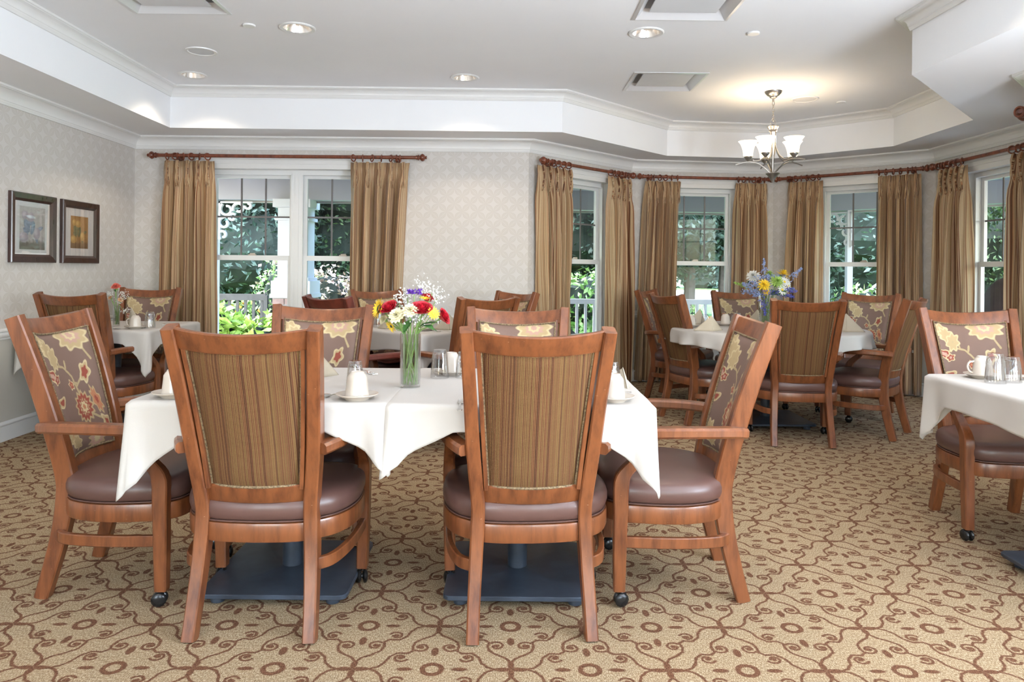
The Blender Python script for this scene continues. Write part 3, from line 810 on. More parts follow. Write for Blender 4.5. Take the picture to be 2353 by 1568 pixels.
def seat_pad(loc, rz):
    g = MB(); n = 32
    def r2(sc_, z): return [(math.copysign(abs(math.cos(2 * PI * k / n)) ** .5, math.cos(2 * PI * k / n)) * .215 * sc_, math.copysign(abs(math.sin(2 * PI * k / n)) ** .5, math.sin(2 * PI * k / n)) * .20 * sc_, z + .006 * math.cos(8 * PI * k / n)) for k in range(n)]
    g.loops([r2(.94, .470), r2(1, .480), r2(1, .488), r2(.93, .503), r2(.6, .512), r2(.05, .509)])
    o = empty('seat_cushion', loc, rz); tag(o, 'dusty pink seat cushion tied on the chair at the far side of the middle table', 'cushion')
    g.build('cushion_cover', M['pinkpad'], o)
    for s in (-1, 1):
        q = MB(); q.bar([(s * .17, -.19, .49), (s * .19, -.225, .485), (s * .21, -.24, .45), (s * .215, -.245, .40)], .008, .0015, (1, 0, 0), sm=3); q.build('tie', M['pinkpad'], o)
proto = make_chair()
dark = make_chair('wood_dark')
CH_ = [
 ((-1.425, 2.905), (1, .03), 'chair at the left end of the front tables, floral back facing right'),
 ((-.842, 2.685), (0, 1), 'left one of the two near chairs seen from behind, ribbed back to the viewer'),
 ((.055, 2.70), (-.078, .997), 'right one of the two near chairs seen from behind, nearest the middle of the view'),
 ((.585, 2.935), (-.999, .05), 'chair at the right end of the front tables, seat showing under the cloth corner'),
 ((-.915, 3.255), (.03, -1), 'floral-backed chair across the left front table, left of the rose vase'),
 ((.03, 3.185), (0, -1), 'floral-backed chair across the right front table, right of the rose vase'),
 ((-2.92, 5.30), (.10, .995), 'ribbed-back chair at the corner table by the left wall'),
 ((-3.00, 5.84), (.12, -.99), 'floral-backed chair at the corner table, in front of the left curtain'),
 ((-.385, 5.20), (-.62, .785), 'ribbed-back chair at the middle rear table, turned to the left'),
 ((-.94, 6.02), (.60, -.80), 'floral-backed chair behind the rose vase, with a pink cushion on its seat'),
 ((-.24, 5.86), (-.75, -.66), 'small floral-backed chair against the blank wall beside the angled window'),
 ((2.07, 5.40), (.12, .993), 'ribbed-back chair at the near side of the round table, square to the viewer'),
 ((1.60, 6.08), (.94, .34), 'ribbed-back chair at the left of the round table, seen at an angle'),
 ((1.65, 7.06), (.85, -.53), 'floral-backed chair in profile at the far left of the round table'),
 ((2.16, 6.68), (0, -1), 'floral-backed chair at the far side of the round table, behind the blue bouquet'),
 ((2.98, 6.33), (-.66, -.75), 'floral-backed chair at the far right of the round table, near the car window'),
 ((2.69, 5.67), (-.74, .67), 'ribbed-back chair at the right of the round table, seen from its side'),
 ((2.37, 3.50), (-.07, -1), 'floral-backed chair at the table on the right edge'),
]
for k, (p, f, lb) in enumerate(CH_):
    o = proto if k == 0 else copy_tree(proto)
    o.location = (p[0], p[1], 0); o.rotation_euler = (0, 0, math.atan2(f[1], f[0]) - PI / 2); o['label'] = lb
dark.location = (-.97, 5.13, 0); dark.rotation_euler = (0, 0, math.atan2(.76, .65) - PI / 2)
dark['label'] = 'dark mahogany chair at the middle rear table, in front of the double window'; del dark['group']
seat_pad((-.94, 6.02, 0), math.atan2(-.80, .60) - PI / 2)

# ================================================================== TABLES AND LINEN
def table(x, y, h, rz, label, round_=0, plate=.27):
    t = empty('pedestal_table', (x, y, 0), rz); tag(t, label, 'table')
    g = MB()
    if round_: g.lathe([(.01, .728), (round_ - .01, .728), (round_, .735), (round_, .752), (round_ - .008, .76), (.01, .76)], 64)
    else: g.box(-h, h, -h, h, .728, .760)
    g.build('table_top', M['wood'], t, smooth=bool(round_))
    g = MB(); g.lathe([(.038, .05), (.038, .72)], 24); g.build('column', M['black'], t)
    g = MB(); g.box(-.14, .14, -.14, .14, .716, .728); g.box(-.17, .17, -.02, .02, .70, .716); g.box(-.02, .02, -.17, .17, .70, .716); g.build('top_bracket', M['black'], t, smooth=False)
    g = MB(); rings = []
    pl = []
    for cx, cy, a0 in ((1, 1, 0), (-1, 1, 90), (-1, -1, 180), (1, -1, 270)):
        for q in range(5):
            a = R(a0 + q * 22.5); pl.append((cx * (plate - .03) + .03 * math.cos(a), cy * (plate - .03) + .03 * math.sin(a)))
    for s_, z in ((.99, .030), (1, .033), (1, .044), (.99, .047), (.3, .052), (.14, .056)): rings.append([(px * s_, py * s_, z) for px, py in pl])
    g.loops(rings); g.build('base_plate', M['black'], t, ang=20)
    for cx in (-1, 1):
        for cy in (-1, 1):
            g = MB(); g.lathe([(.024, 0), (.026, .006), (.022, .020), (.010, .024), (.010, .031)], 14, (cx * (plate - .06), cy * (plate - .06), 0)); g.build('foot', M['black'], t)
    return t
def cloth(x, y, h, rz, label, seed, L0=.105, Lc=.20, wc=.19, ripple=.004, tops=.765):
    """square linen: flat top, short sides caught on the chair arms, pointed corner drops"""
    rnd = random.Random(seed); rc = .018; base = []; Lc = Lc if isinstance(Lc, (list, tuple)) else [Lc] * 4
    side = [k / 34 for k in range(1, 34)]
    for c in range(4):
        a0 = c * PI / 2 - PI / 2 + PI / 2
        # corner c at angle 45+90c
        sx, sy = ((1, 1), (-1, 1), (-1, -1), (1, -1))[c]
        cx, cy = sx * (h - rc), sy * (h - rc)
        for q in range(13):
            a = R(90 * c) + (PI / 2) * q / 12
            base.append((cx + rc * math.cos(a), cy + rc * math.sin(a), math.cos(a), math.sin(a), (q / 12 - .5) * .07, c))
        nx, ny = ((1, 1), (-1, 1), (-1, -1), (1, -1))[(c + 1) % 4]
        ex, ey = nx * (h - rc) + rc * math.cos(R(90 * c + 90)), ny * (h - rc) + rc * math.sin(R(90 * c + 90))
        b0 = base[-1]
        for s in side:
            d = s * 2 * (h - rc); dd = min(d, 2 * (h - rc) - d)
            base.append((b0[0] + (ex - b0[0]) * s, b0[1] + (ey - b0[1]) * s, b0[2], b0[3], (.035 + dd) * (1 if d < h else -1), c if d < h else (c + 1) % 4))
    cj = [rnd.uniform(.95, 1.05) for _ in range(4)]; cs = [rnd.uniform(-.03, .03) for _ in range(4)]; p1, p2 = rnd.uniform(0, 6), rnd.uniform(0, 6)
    J = 16; rings = []
    N_ = len(base)
    for sc_ in (.02, .4, .8, .97): rings.append([(bx * sc_, by * sc_, tops) for bx, by, *_ in base])
    for j in range(J + 1):
        v = j / J; ring = []
        for k, (bx, by, nx, ny, s, c) in enumerate(base):
            per = 2 * PI * k / N_
            tri = max(0, 1 - abs(s) / wc); drop = L0 * (1 + .10 * math.sin(per * 3 + p1) + .05 * math.sin(per * 7 + p2)) + Lc[c] * cj[c] * tri ** 1.05
            d = drop * v
            rr = .014  # rounded edge
            if d < rr * 1.57:
                a = d / rr; off = rr * math.sin(a); z = -rr * (1 - math.cos(a))
            else: off = rr; z = -rr - (d - rr * 1.57)
            cone = math.exp(-(s / .050) ** 2) * .05 - .10 * math.exp(-((abs(s) - .115) / .045) ** 2)
            off += d * cone + ripple * math.sin(per * 23 + p2 + 2 * v) * v + ripple * 1.4 * math.sin(per * 9 + p1) * v
            dx, dy = nx, ny
            sh = cs[c] * v * tri
            if abs(s) > .035:
                # pull cloth near the corner towards it
                kx = ((1, 1), (-1, 1), (-1, -1), (1, -1))[c]; pull = .028 * math.exp(-((abs(s) - .12) / .06) ** 2) * v
                tx, ty = (kx[0] * h - bx, kx[1] * h - by); l = math.hypot(tx, ty) or 1
                ring.append((bx + dx * off + tx / l * pull, by + dy * off + ty / l * pull, tops + z))
            else: ring.append((bx + dx * off + sh * -dy, by + dy * off + sh * dx, tops + z))
        rings.append(ring)
    g = MB(); g.loops(rings, cap0=True, cap1=False)
    o = g.build('tablecloth', M['linen'], ang=80); o.location = (x, y, 0); o.rotation_euler = (0, 0, rz)
    tag(o, label, 'tablecloth', 'white linen tablecloths')
    sd = o.modifiers.new('thick', 'SOLIDIFY'); sd.thickness = .0018; sd.offset = -1
    return o
def round_cloth(x, y, r, label, tops=.765):
    J, N_ = 14, 220; rings = [[(r * s * math.cos(2 * PI * k / N_), r * s * math.sin(2 * PI * k / N_), tops) for k in range(N_)] for s in (.02, .5, .97)]
    for j in range(J + 1):
        v = j / J; ring = []
        for k in range(N_):
            a = 2 * PI * k / N_; d = v * (.135 + .018 * math.sin(3 * a + 1) + .008 * math.sin(8 * a)); rr = .014
            if d < rr * 1.57: off = rr * math.sin(d / rr); z = -rr * (1 - math.cos(d / rr))
            else: off = rr; z = -rr - (d - rr * 1.57)
            off += v * v * (.016 * math.sin(24 * a + math.sin(3 * a)) + .010 * math.sin(11 * a + .7)) + .008 * v
            ring.append(((r + off) * math.cos(a), (r + off) * math.sin(a), tops + z))
        rings.append(ring)
    g = MB(); g.loops(rings, cap0=True, cap1=False); o = g.build('tablecloth', M['linen'], ang=80); o.location = (x, y, 0)
    tag(o, label, 'tablecloth', 'white linen tablecloths'); sd = o.modifiers.new('thick', 'SOLIDIFY'); sd.thickness = .0018; sd.offset = -1
table(-.852, 2.895, .425, 0, 'left one of the two pushed-together square tables in front, dark square base plate')
table(.032, 2.900, .438, 0, 'right one of the two pushed-together square tables in front, dark square base plate')
cloth(-.852, 2.900, .430, 0, 'ivory linen on the left front table, pointed corner hanging over the left chair seat', 11, L0=.100, Lc=(.2, .2, .225, .15), wc=.25)
cloth(.033, 2.905, .442, 0, 'ivory linen on the right front table, pointed corner hanging over the right chair seat', 12, L0=.100, Lc=(.2, .2, .145, .225), wc=.24)
table(-3.00, 5.58, .44, .02, 'square table in the corner by the left wall', plate=.25)
cloth(-3.00, 5.58, .444, .02, 'white linen on the corner table under the framed pictures', 13, Lc=.22)
table(-.645, 5.66, .44, R(47), 'square table turned cornerwise at the middle of the back wall', plate=.25)
cloth(-.645, 5.66, .444, R(47), 'white linen on the middle rear table behind the rose vase', 14, L0=.15, Lc=.24)
table(2.06, 5.95, .5, 0, 'round pedestal table in the bay with a wide dark base plate', round_=.755, plate=.30)
round_cloth(2.06, 5.95, .758, 'scalloped white linen on the round bay table')
table(2.33, 2.86, .44, 0, 'square table cut by the right edge of the view', plate=.26)
cloth(2.325, 2.86, .452, 0, 'white linen on the table cut by the right edge', 15, L0=.135, Lc=.20)

# ================================================================== TABLEWARE
Z0 = .7665
def cup(x, y, label, rz=0):
    s = empty('saucer', (x, y, Z0)); tag(s, label.replace('upturned cup', 'saucer under the upturned cup'), 'saucer', 'cream saucers')
    g = MB(); g.lathe([(.001, .004), (.034, .004), (.036, 0), (.040, 0), (.044, .005), (.066, .015), (.072, .018), (.073, .021), (.070, .0215), (.044, .010), (.032, .008), (.001, .008)], 36); g.build('dish', M['china'], s)
    c = empty('coffee_cup', (x, y, Z0 + .0105), rz); tag(c, label, 'cup', 'upturned cream coffee cups')
    g = MB(); g.lathe([(.0385, 0), (.0415, .001), (.0405, .010), (.038, .030), (.0355, .055), (.0345, .066), (.030, .074), (.0245, .080), (.0235, .0845), (.020, .086), (.019, .083), (.001, .083)], 36, cap0=False); g.lathe([(.0385, 0), (.037, .01), (.034, .04), (.031, .07), (.001, .076)], 24, cap0=False, cap1=False); g.build('cup_body', M['china'], c)
    g = MB(); g.bar(spl([(.034, 0, .062), (.052, 0, .058), (.060, 0, .040), (.053, 0, .020), (.039, 0, .014)], 4), .0045, .0035, (0, 1, 0), .4); g.build('handle', M['china'], c)
def tumbler(x, y, label, h=.105, r=.033):
    t = empty('tumbler', (x, y, Z0)); tag(t, label, 'glass', 'upturned clear tumblers')
    n = 36
    def rg(rad, z, fl=0): return [((rad + fl * math.cos(12 * 2 * PI * k / n * 1.0)) * math.cos(2 * PI * k / n), (rad + fl * math.cos(12 * 2 * PI * k / n)) * math.sin(2 * PI * k / n), z) for k in range(n)]
    g = MB(); g.loops([rg(r, 0), rg(r * 1.02, .003), rg(r * .99, .02), rg(r * .95, .04, .0006), rg(r * .86, h * .65, .0012), rg(r * .78, h * .80, .0014), rg(r * .76, h - .014), rg(r * .74, h - .004), rg(r * .66, h), rg(.002, h)], cap0=False, cap1=True)
    g.loops([rg(r * .95, .001), rg(r * .92, .03), rg(r * .80, h * .65), rg(r * .68, h * .84), rg(r * .40, h * .87), rg(.002, h * .875)], cap0=False, cap1=True)
    g.build('glass_body', M['tumbler'], t)
def napkin(x, y, rz, label, w_=.095, h=.085, d=.075, open_=0):
    o = empty('napkin', (x, y, Z0), rz); tag(o, label, 'napkin', 'folded sand coloured napkins')
    for s in (-1, 1):
        g = MB(); N_ = 8; idx = []
        # curved triangular wing: apex, front ridge foot, side foot
        A_, F_, S_ = Vector((0, -.002 * s, h)), Vector((0, -d * .18, 0)), Vector((s * w_, d * .55, 0))
        for j in range(N_ + 1):
            v = j / N_; a = A_.lerp(F_, v); b = A_.lerp(S_, v); row = []
            for k in range(N_ + 1):
                u = k / N_; p = a.lerp(b, u); p = p + Vector((s * .3, -1, 0)) * (.010 * math.sin(PI * u) * v)
                row.append(g.vert(p))
            idx.append(row)
        for j in range(N_):
            for k in range(N_): g.face(idx[j][k], idx[j + 1][k], idx[j + 1][k + 1], idx[j][k + 1])
        q = g.build('napkin_fold', M['napkin'], o, ang=80); sd = q.modifiers.new('t', 'SOLIDIFY'); sd.thickness = .0035
        # inner layer set back behind the ridge
        g = MB(); B_ = Vector((0, d * .5, 0)); A2 = Vector((0, .004, h - .004))
        i0 = g.vert(A2); i1 = g.vert(S_ * .96); i2 = g.vert(B_); g.face(i0, i1, i2) if s > 0 else g.face(i0, i2, i1)
        q = g.build('inner_fold', M['napkin'], o, smooth=False); sd = q.modifiers.new('t', 'SOLIDIFY'); sd.thickness = .002
def spoon(x, y, rz, label, s=1):
    o = empty('spoon', (x, y, Z0), rz); tag(o, label, 'spoon', 'steel spoons')
    g = MB(); st = 0
    g.sphere((0, .0, .0058), .02 * s, 16, sx=.95, sy=1.5, sz=.22)
    g.build('bowl', M['chrome'], o)
    g = MB(); g.bar([(0, -.026 * s, .006), (0, -.045 * s, .0085), (0, -.085 * s, .006), (0, -.135 * s, .003), (0, -.150 * s, .003)], [.0035, .0028, .0038, .008, .006], [.0014] * 5, (1, 0, 0), .4, sm=3); g.build('handle', M['chrome'], o)
def fork(x, y, rz, label):
    o = empty('fork', (x, y, Z0), rz); tag(o, label, 'fork', 'steel forks')
    g = MB()
    for k in range(4):
        q = (k - 1.5) * .0062; g.bar([(q * .9, .0, .0045), (q, .022, .003), (q, .048, .006)], [.0017, .0016, .0010], [.0010] * 3, (1, 0, 0), .3, sm=2)
    g.bar([(0, .004, .0045), (0, -.012, .005), (0, -.022, .006)], [.0115, .0115, .004], [.0011] * 3, (1, 0, 0), .3, sm=2); g.build('tines', M['chrome'], o)
    g = MB(); g.bar([(0, -.020, .006), (0, -.05, .0085), (0, -.10, .005), (0, -.125, .003), (0, -.135, .003)], [.0035, .003, .005, .009, .006], [.0013] * 5, (1, 0, 0), .4, sm=3); g.build('handle', M['chrome'], o)
def knife(x, y, rz, label):
    o = empty('table_knife', (x, y, Z0), rz); tag(o, label, 'knife', 'steel knives')
    g = MB(); g.bar([(0, 0, .004), (.002, .05, .003), (.001, .10, .003), (-.004, .125, .003)], [.008, .009, .008, .002], [.0008] * 4, (1, 0, 0), .3, sm=3); g.build('blade', M['chrome'], o)
    g = MB(); g.bar([(0, 0, .004), (0, -.05, .006), (0, -.095, .004)], [.005, .007, .006], [.003, .0035, .0025], (1, 0, 0), .4, sm=3); g.build('handle', M['chrome'], o)
# front tables
cup(-1.165, 2.545, 'upturned cup at the left end of the left front table', R(40))
cup(-.53, 2.535, 'upturned cup right of the two spoons on the left front table', R(95))
cup(-.255, 3.14, 'upturned cup behind the two tumblers on the right front table', R(20))
cup(.355, 2.545, 'upturned cup at the right end of the right front table', R(150))
tumbler(-.585, 2.76, 'tumbler just behind the cup beside the two spoons')
tumbler(-.295, 3.045, 'left one of two tumblers right of the rose vase', .118, .038)
tumbler(-.195, 3.055, 'right one of two tumblers right of the rose vase', .108, .036)
tumbler(.385, 2.80, 'tumbler at the right end of the front tables behind the cup')
tumbler(.33, 2.86, 'second tumbler at the right end, partly behind the near chair back')
napkin(-.80, 3.03, R(25), 'tall folded napkin standing left of centre on the left front table', .10, .115)
napkin(-.80, 2.67, R(75), 'napkin tip beside the near chair back on the left front table', .09, .07)
napkin(.44, 2.90, R(120), 'folded napkin at the right end of the right front table', .08, .07)
spoon(-.655, 2.575, R(-38), 'spoon nearest the chair back on the left front table'); spoon(-.600, 2.615, R(-30), 'spoon lying against the cup saucer', .9)
knife(-.735, 2.50, R(-55), 'knife left of the two spoons'); fork(-.168, 2.475, R(2), 'single fork at the middle of the right front table')
fork(-.60, 3.14, R(215), 'fork behind the tumbler at the far edge of the left front table'); fork(.31, 2.70, R(95), 'fork at the right end of the front tables')
spoon(-.10, 3.17, R(80), 'dark-looking spoon at the far edge of the right front table')
# right-edge table
cup(2.045, 3.19, 'upturned cup on the table at the right edge', R(170)); tumbler(2.005, 3.045, 'left one of two tumblers on the right-edge table', .125, .039)
tumbler(2.09, 3.07, 'right one of two tumblers on the right-edge table', .108, .037); spoon(2.20, 3.15, R(-80), 'spoon on the right-edge table beside the tumblers'); napkin(2.33, 3.02, R(40), 'folded napkin cut by the right edge', .12, .09)
# corner table
cup(-2.70, 5.28, 'upturned cup on the corner table', R(190)); tumbler(-2.635, 5.36, 'tumbler beside the cup on the corner table', .118, .037)
napkin(-2.86, 5.53, R(-30), 'upright folded napkin right of the small vase', .09, .14); napkin(-2.99, 5.28, R(20), 'low folded napkin left of the small vase', .09, .11)
fork(-2.66, 5.62, R(200), 'left fork on the corner table'); fork(-2.58, 5.64, R(200), 'right fork on the corner table'); spoon(-2.80, 5.22, R(250), 'spoon left of the cup on the corner table'); spoon(-2.88, 5.20, R(250), 'spoon nearest the small vase on the corner table')
# middle rear table
napkin(-.46, 5.42, R(10), 'napkin pyramid right of the rose bouquet', .11, .12, .09); napkin(-.36, 5.60, R(-40), 'napkin half behind the right-hand pyramid', .09, .11)
napkin(-.92, 5.46, R(-15), 'napkin pyramid left of the rose bouquet', .10, .085); tumbler(-1.02, 5.60, 'tumbler at the left of the middle rear table', .125, .036); tumbler(-.57, 5.50, 'tumbler right of the rose bouquet on the middle rear table', .125, .036); cup(-.63, 5.36, 'upturned cup behind the rose vase', R(30)); fork(-.52, 5.27, R(60), 'fork near the corner of the middle rear table')
# round table
cup(1.45, 5.95, 'upturned cup at the left rim of the round table', R(30)); tumbler(1.56, 5.93, 'tumbler between the two left napkins of the round table'); napkin(1.60, 6.25, R(30), 'napkin behind the left tumbler on the round table', .12, .13)
napkin(1.515, 5.56, R(15), 'large napkin pyramid at the near left of the round table', .125, .115, .10); cup(1.78, 6.12, 'upturned cup behind the large napkin pyramid', R(60)); tumbler(1.79, 5.90, 'tumbler behind the tilted chair back, left of the blue bouquet'); tumbler(1.91, 6.22, 'tumbler close left of the blue bouquet')
napkin(2.16, 6.46, R(0), 'napkin just left of the blue bouquet vase', .09, .12); napkin(2.00, 5.48, R(-10), 'napkin half behind the near chair of the round table', .10, .10); napkin(2.55, 5.60, R(-30), 'napkin pyramid at the near right of the round table', .13, .14, .10); cup(2.72, 6.02, 'upturned cup at the right rim of the round table', R(-20))
for k, (x, y, a) in enumerate(((1.50, 5.70, 80), (1.62, 5.36, 95), (1.72, 5.42, 95))): fork(x, y, R(a), ['fork beside the left cup on the round table', 'fork in front of the large napkin pyramid', 'second fork in front of the large napkin pyramid'][k])

# ================================================================== FLOWERS
def cm(name, c, r=.6, v=.2): return simple(name, c, r, v, 60)
M['red'] = cm('red_petal', (.50, .014, .030), .42); M['creamp'] = cm('cream_petal', (.80, .74, .50), v=.08); M['yellow'] = cm('yellow_petal', (.82, .55, .03)); M['purple'] = cm('purple_petal', (.13, .03, .38))
M['green'] = cm('leaf_green', (.055, .16, .035)); M['stem'] = cm('stem_green', (.20, .33, .09)); M['whitep'] = cm('white_petal', (.66, .65, .61), v=.05); M['coral'] = cm('coral_petal', (.72, .17, .12)); M['lime'] = cm('lime_petal', (.36, .52, .12)); M['bluep'] = cm('pale_blue_petal', (.33, .40, .62)); M['deepblue'] = cm('violet_blue_petal', (.14, .15, .50)); M['seed'] = cm('seed_head', (.035, .04, .02)); M['peach'] = cm('peach_petal', (.75, .45, .25))
def petal(g, c, ax, r, w_, lift, ang, curl=.3, n=4):
    """cupped petal around axis ax at centre c"""
    q = Vector(ax).to_track_quat('Z', 'Y').to_matrix(); idx = []
    for j in range(n + 1):
        v = j / n; row = []
        for k in range(n + 1):
            u = -1 + 2 * k / n
            wd = w_ * math.sin(PI * (.12 + .80 * v) ** .8) if 1 else w_
            rad = r * (v ** .8) ; el = lift * (1 - .0 * v)
            x = rad * math.cos(el) + curl * r * max(0, v - .6); z = rad * math.sin(el) - curl * .4 * r * max(0, v - .7)
            y = u * wd; x -= .25 * wd * u * u
            p = Vector((x * math.cos(ang) - y * math.sin(ang), x * math.sin(ang) + y * math.cos(ang), z))
            row.append(g.vert(Vector(c) + q @ p))
        idx.append(row)
    for j in range(n):
        for k in range(n): g.face(idx[j][k], idx[j][k + 1], idx[j + 1][k + 1], idx[j + 1][k])
def rose(g, c, ax, r, rnd):
    q = Vector(ax).to_track_quat('Z', 'Y').to_matrix()
    for rr, n, h in ((.18, 3, .98), (.34, 4, .95), (.52, 5, .90), (.72, 5, .82), (.94, 6, .70)):
        for k in range(n):
            a0 = 2 * PI * k / n + rnd.uniform(-.2, .2) + rr * 5; sp = 2 * PI / n * .68; idx = []
            for j in range(6):
                v = j / 5; row = []
                for i in range(6):
                    u = -1 + 2 * i / 5; a = a0 + u * sp
                    rad = r * rr * (.35 + .65 * math.sin(v * 1.45)) * (1 + .12 * v * v * (1 if rr > .5 else 0)); z = -r * .55 + v * r * (1.15 * h) - .12 * r * u * u * v
                    if v > .75: rad *= 1 + (.06 + .08 * rr) * (v - .75) / .25; z -= r * .08 * rr * max(0, v - .85) / .15
                    row.append(g.vert(Vector(c) + q @ Vector((rad * math.cos(a), rad * math.sin(a), z))))
                idx.append(row)
            for j in range(5):
                for i in range(5): g.face(idx[j][i], idx[j][i + 1], idx[j + 1][i + 1], idx[j + 1][i])
def flower(kind, c, ax, r, vase, label, seed, group, mats):
    """one cut flower: bloom, optional centre, stem reaching down into its vase"""
    rnd = random.Random(seed); vx, vy, vz, vr, vh = vase
    names = {'rose': 'rose', 'carnation': 'carnation', 'daisy': 'daisy', 'mum': 'chrysanthemum', 'sunflower': 'sunflower', 'spray': 'babys_breath', 'statice': 'statice', 'spike': 'delphinium'}
    o = empty(names[kind], c); tag(o, label, 'flower', group)
    g = MB(); O = (0, 0, 0)
    if kind == 'rose': rose(g, O, ax, r, rnd)
    elif kind in ('daisy', 'sunflower'):
        n = 15
        for k in range(n): petal(g, O, ax, r, r * .17, R(12) + rnd.uniform(-.1, .1), 2 * PI * k / n, .1, 3)
        if kind == 'sunflower':
            for k in range(n): petal(g, O, ax, r * .9, r * .18, R(28), 2 * PI * (k + .5) / n, .1, 3)
    elif kind in ('mum', 'carnation'):
        L_ = 5
        for l in range(L_):
            n = 14 - l * 2
            for k in range(n): petal(g, Vector(ax) * (.10 * r * l), ax, r * (1 - .12 * l) * rnd.uniform(.9, 1.08), r * (.14 if kind == 'mum' else .36), R(8 + 17 * l), 2 * PI * k / n + l * .7 + rnd.uniform(-.1, .1), .22, 3)
    elif kind == 'spray':
        for k in range(44):
            p = Vector((rnd.gauss(0, 1), rnd.gauss(0, 1), rnd.gauss(0, .7))) * r * .55; g.sphere(p, .0024 + .0014 * rnd.random(), 6)
    elif kind in ('statice', 'spike'):
        for k in range(80):
            if kind == 'spike': t = rnd.random(); p = Vector(ax) * (r * 2 * (t - .3)) + Vector((rnd.gauss(0, 1), rnd.gauss(0, 1), rnd.gauss(0, 1))) * r * .22 * (1.2 - t)
            else: p = Vector((rnd.uniform(-1, 1) * 1.3, rnd.uniform(-1, 1) * .6, rnd.uniform(-.4, .4))) * r
            if kind == 'spike' and k % 2: pass
            for q in range(4): petal(g, p, Vector((rnd.gauss(0, 1), rnd.gauss(0, 1), 1)), .011 if r > .04 else .007, .006 if r > .04 else .004, .5, q * PI / 2, 0, 1)
    g.build('bloom', M[mats[0]], o, ang=80, kind='stuff' if kind in ('spray', 'statice', 'spike') else None)
    if kind in ('daisy', 'sunflower'):
        g = MB(); g.sphere(Vector(ax).normalized() * r * .06, r * (.24 if kind == 'daisy' else .42), 12, sz=.5, axis=ax); g.build('centre', M[mats[1]], o)
    if kind in ('rose', 'carnation', 'mum'):
        g = MB(); a = Vector(ax).normalized(); g.sphere(-a * r * .42, r * .34, 10, sz=1.2, axis=ax); g.build('calyx', M['stem'], o)
    g = MB(); th = rnd.uniform(0, 2 * PI); e = Vector((vx + vr * .7 * math.cos(th) - c[0], vy + vr * .7 * math.sin(th) - c[1], vz + .012 - c[2]))
    neck = Vector((vx - c[0] + (c[0] - vx) * min(1, vr * .75 / max(.001, math.hypot(c[0] - vx, c[1] - vy))), vy - c[1] + (c[1] - vy) * min(1, vr * .75 / max(.001, math.hypot(c[0] - vx, c[1] - vy))), vz + vh - c[2]))
    g.tube(spl([-Vector(ax).normalized() * r * .3, neck * .55 + Vector((0, 0, .0)), neck, neck.lerp(e, .5), e], 3), .0028 if kind in ('rose', 'carnation', 'sunflower', 'mum') else .0015, 6); g.build('stem', M['stem'], o)
def leafspray(c, ax, size, n, label, seed, vase):
    rnd = random.Random(seed); o = empty('foliage_sprig', c); tag(o, label, 'leaves')
    vx, vy, vz, vr, vh = vase
    for k in range(n):
        g = MB(); d = Vector((ax[0] + rnd.uniform(-.5, .5), ax[1] + rnd.uniform(-.5, .5), ax[2] + rnd.uniform(-.4, .4))).normalized()
        side = d.cross(Vector((0, 0, 1))).normalized(); up = side.cross(d); L_ = size * rnd.uniform(.7, 1.1); idx = []
        for j in range(7):
            v = j / 6; w_ = L_ * .30 * math.sin(PI * v ** .85); cpt = d * (L_ * v) - Vector((0, 0, 1)) * (.25 * L_ * v * v)
            idx.append([g.vert(cpt + side * (w_ * u) + up * (abs(u) * w_ * .25)) for u in (-1, 0, 1)])
        for j in range(6):
            for i in range(2): g.face(idx[j][i], idx[j][i + 1], idx[j + 1][i + 1], idx[j + 1][i])
        g.build('leaf', M['green'], o, ang=80)
    g = MB(); g.tube(spl([(0, 0, 0), ((vx - c[0]) * .8, (vy - c[1]) * .8, vz + vh - c[2]), (vx - c[0], vy - c[1], vz + .02 - c[2])], 4), .002, 6); g.build('stem', M['stem'], o)
def vase(x, y, r0, r1, h, label, wl=.75, square=False):
    o = empty('flower_vase', (x, y, Z0)); tag(o, label, 'vase'); n = 36 if not square else 24
    g = MB(); g.lathe([(.001, 0), (r0 - .003, 0), (r0, .004), ((r0 + r1) / 2, h * .5), (r1, h)], n, cap1=False); g.lathe([(r1, h), (r1 - .0025, h + .001), (r1 - .003, h - .002), ((r0 + r1) / 2 - .003, h * .5), (r0 - .004, .012), (.001, .010)], n, cap0=False); g.build('glass_body', M['tumbler'], o)
    g = MB(); q = .004; g.lathe([(.001, .0115), (r0 - q, .012), (r0 + (r1 - r0) * wl - q, h * wl), (.001, h * wl)], n); g.build('water', M['water'], o)
    return (x, y, Z0, min(r0, r1), h)
# rose bouquet on the seam of the front tables: image-space offsets turned into metres about the vase
V1 = vase(-.385, 2.81, .0385, .0395, .205, 'clear cylinder vase with the red rose bouquet, on the seam of the front tables', .80)
def b1(dx, dz, dy=0): return (-.385 + dx, 2.81 + dy, Z0 + .205 + dz)
G1 = 'flowers of the red rose bouquet'
flower('rose', b1(-.082, .100, -.02), (-.35, -.55, .75), .030, V1, 'red rose at the left of the bouquet', 1, G1, ('red',))
flower('rose', b1(.045, .098, -.035), (.1, -.50, .86), .036, V1, 'large open red rose right of the bouquet centre', 2, G1, ('red',))
flower('rose', b1(.128, .066, .0), (.85, -.2, .42), .029, V1, 'red rose turned away at the far right of the bouquet', 3, G1, ('red',))
flower('rose', b1(.060, .135, .05), (.3, .2, .9), .028, V1, 'red rose at the back of the bouquet', 4, G1, ('red',))
flower('carnation', b1(-.046, .068, -.045), (-.2, -.75, .6), .032, V1, 'cream carnation left of the bouquet middle', 5, G1, ('creamp',))
flower('carnation', b1(.004, .088, -.05), (.05, -.75, .66), .030, V1, 'cream carnation at the middle of the bouquet', 6, G1, ('creamp',))
flower('carnation', b1(-.105, .050, .02), (-.6, -.4, .4), .020, V1, 'pale bud low at the left of the bouquet', 7, G1, ('creamp',))
flower('sunflower', b1(-.118, .092, .0), (-.85, -.45, .25), .042, V1, 'sunflower in profile at the left edge of the bouquet', 8, G1, ('yellow', 'seed'))
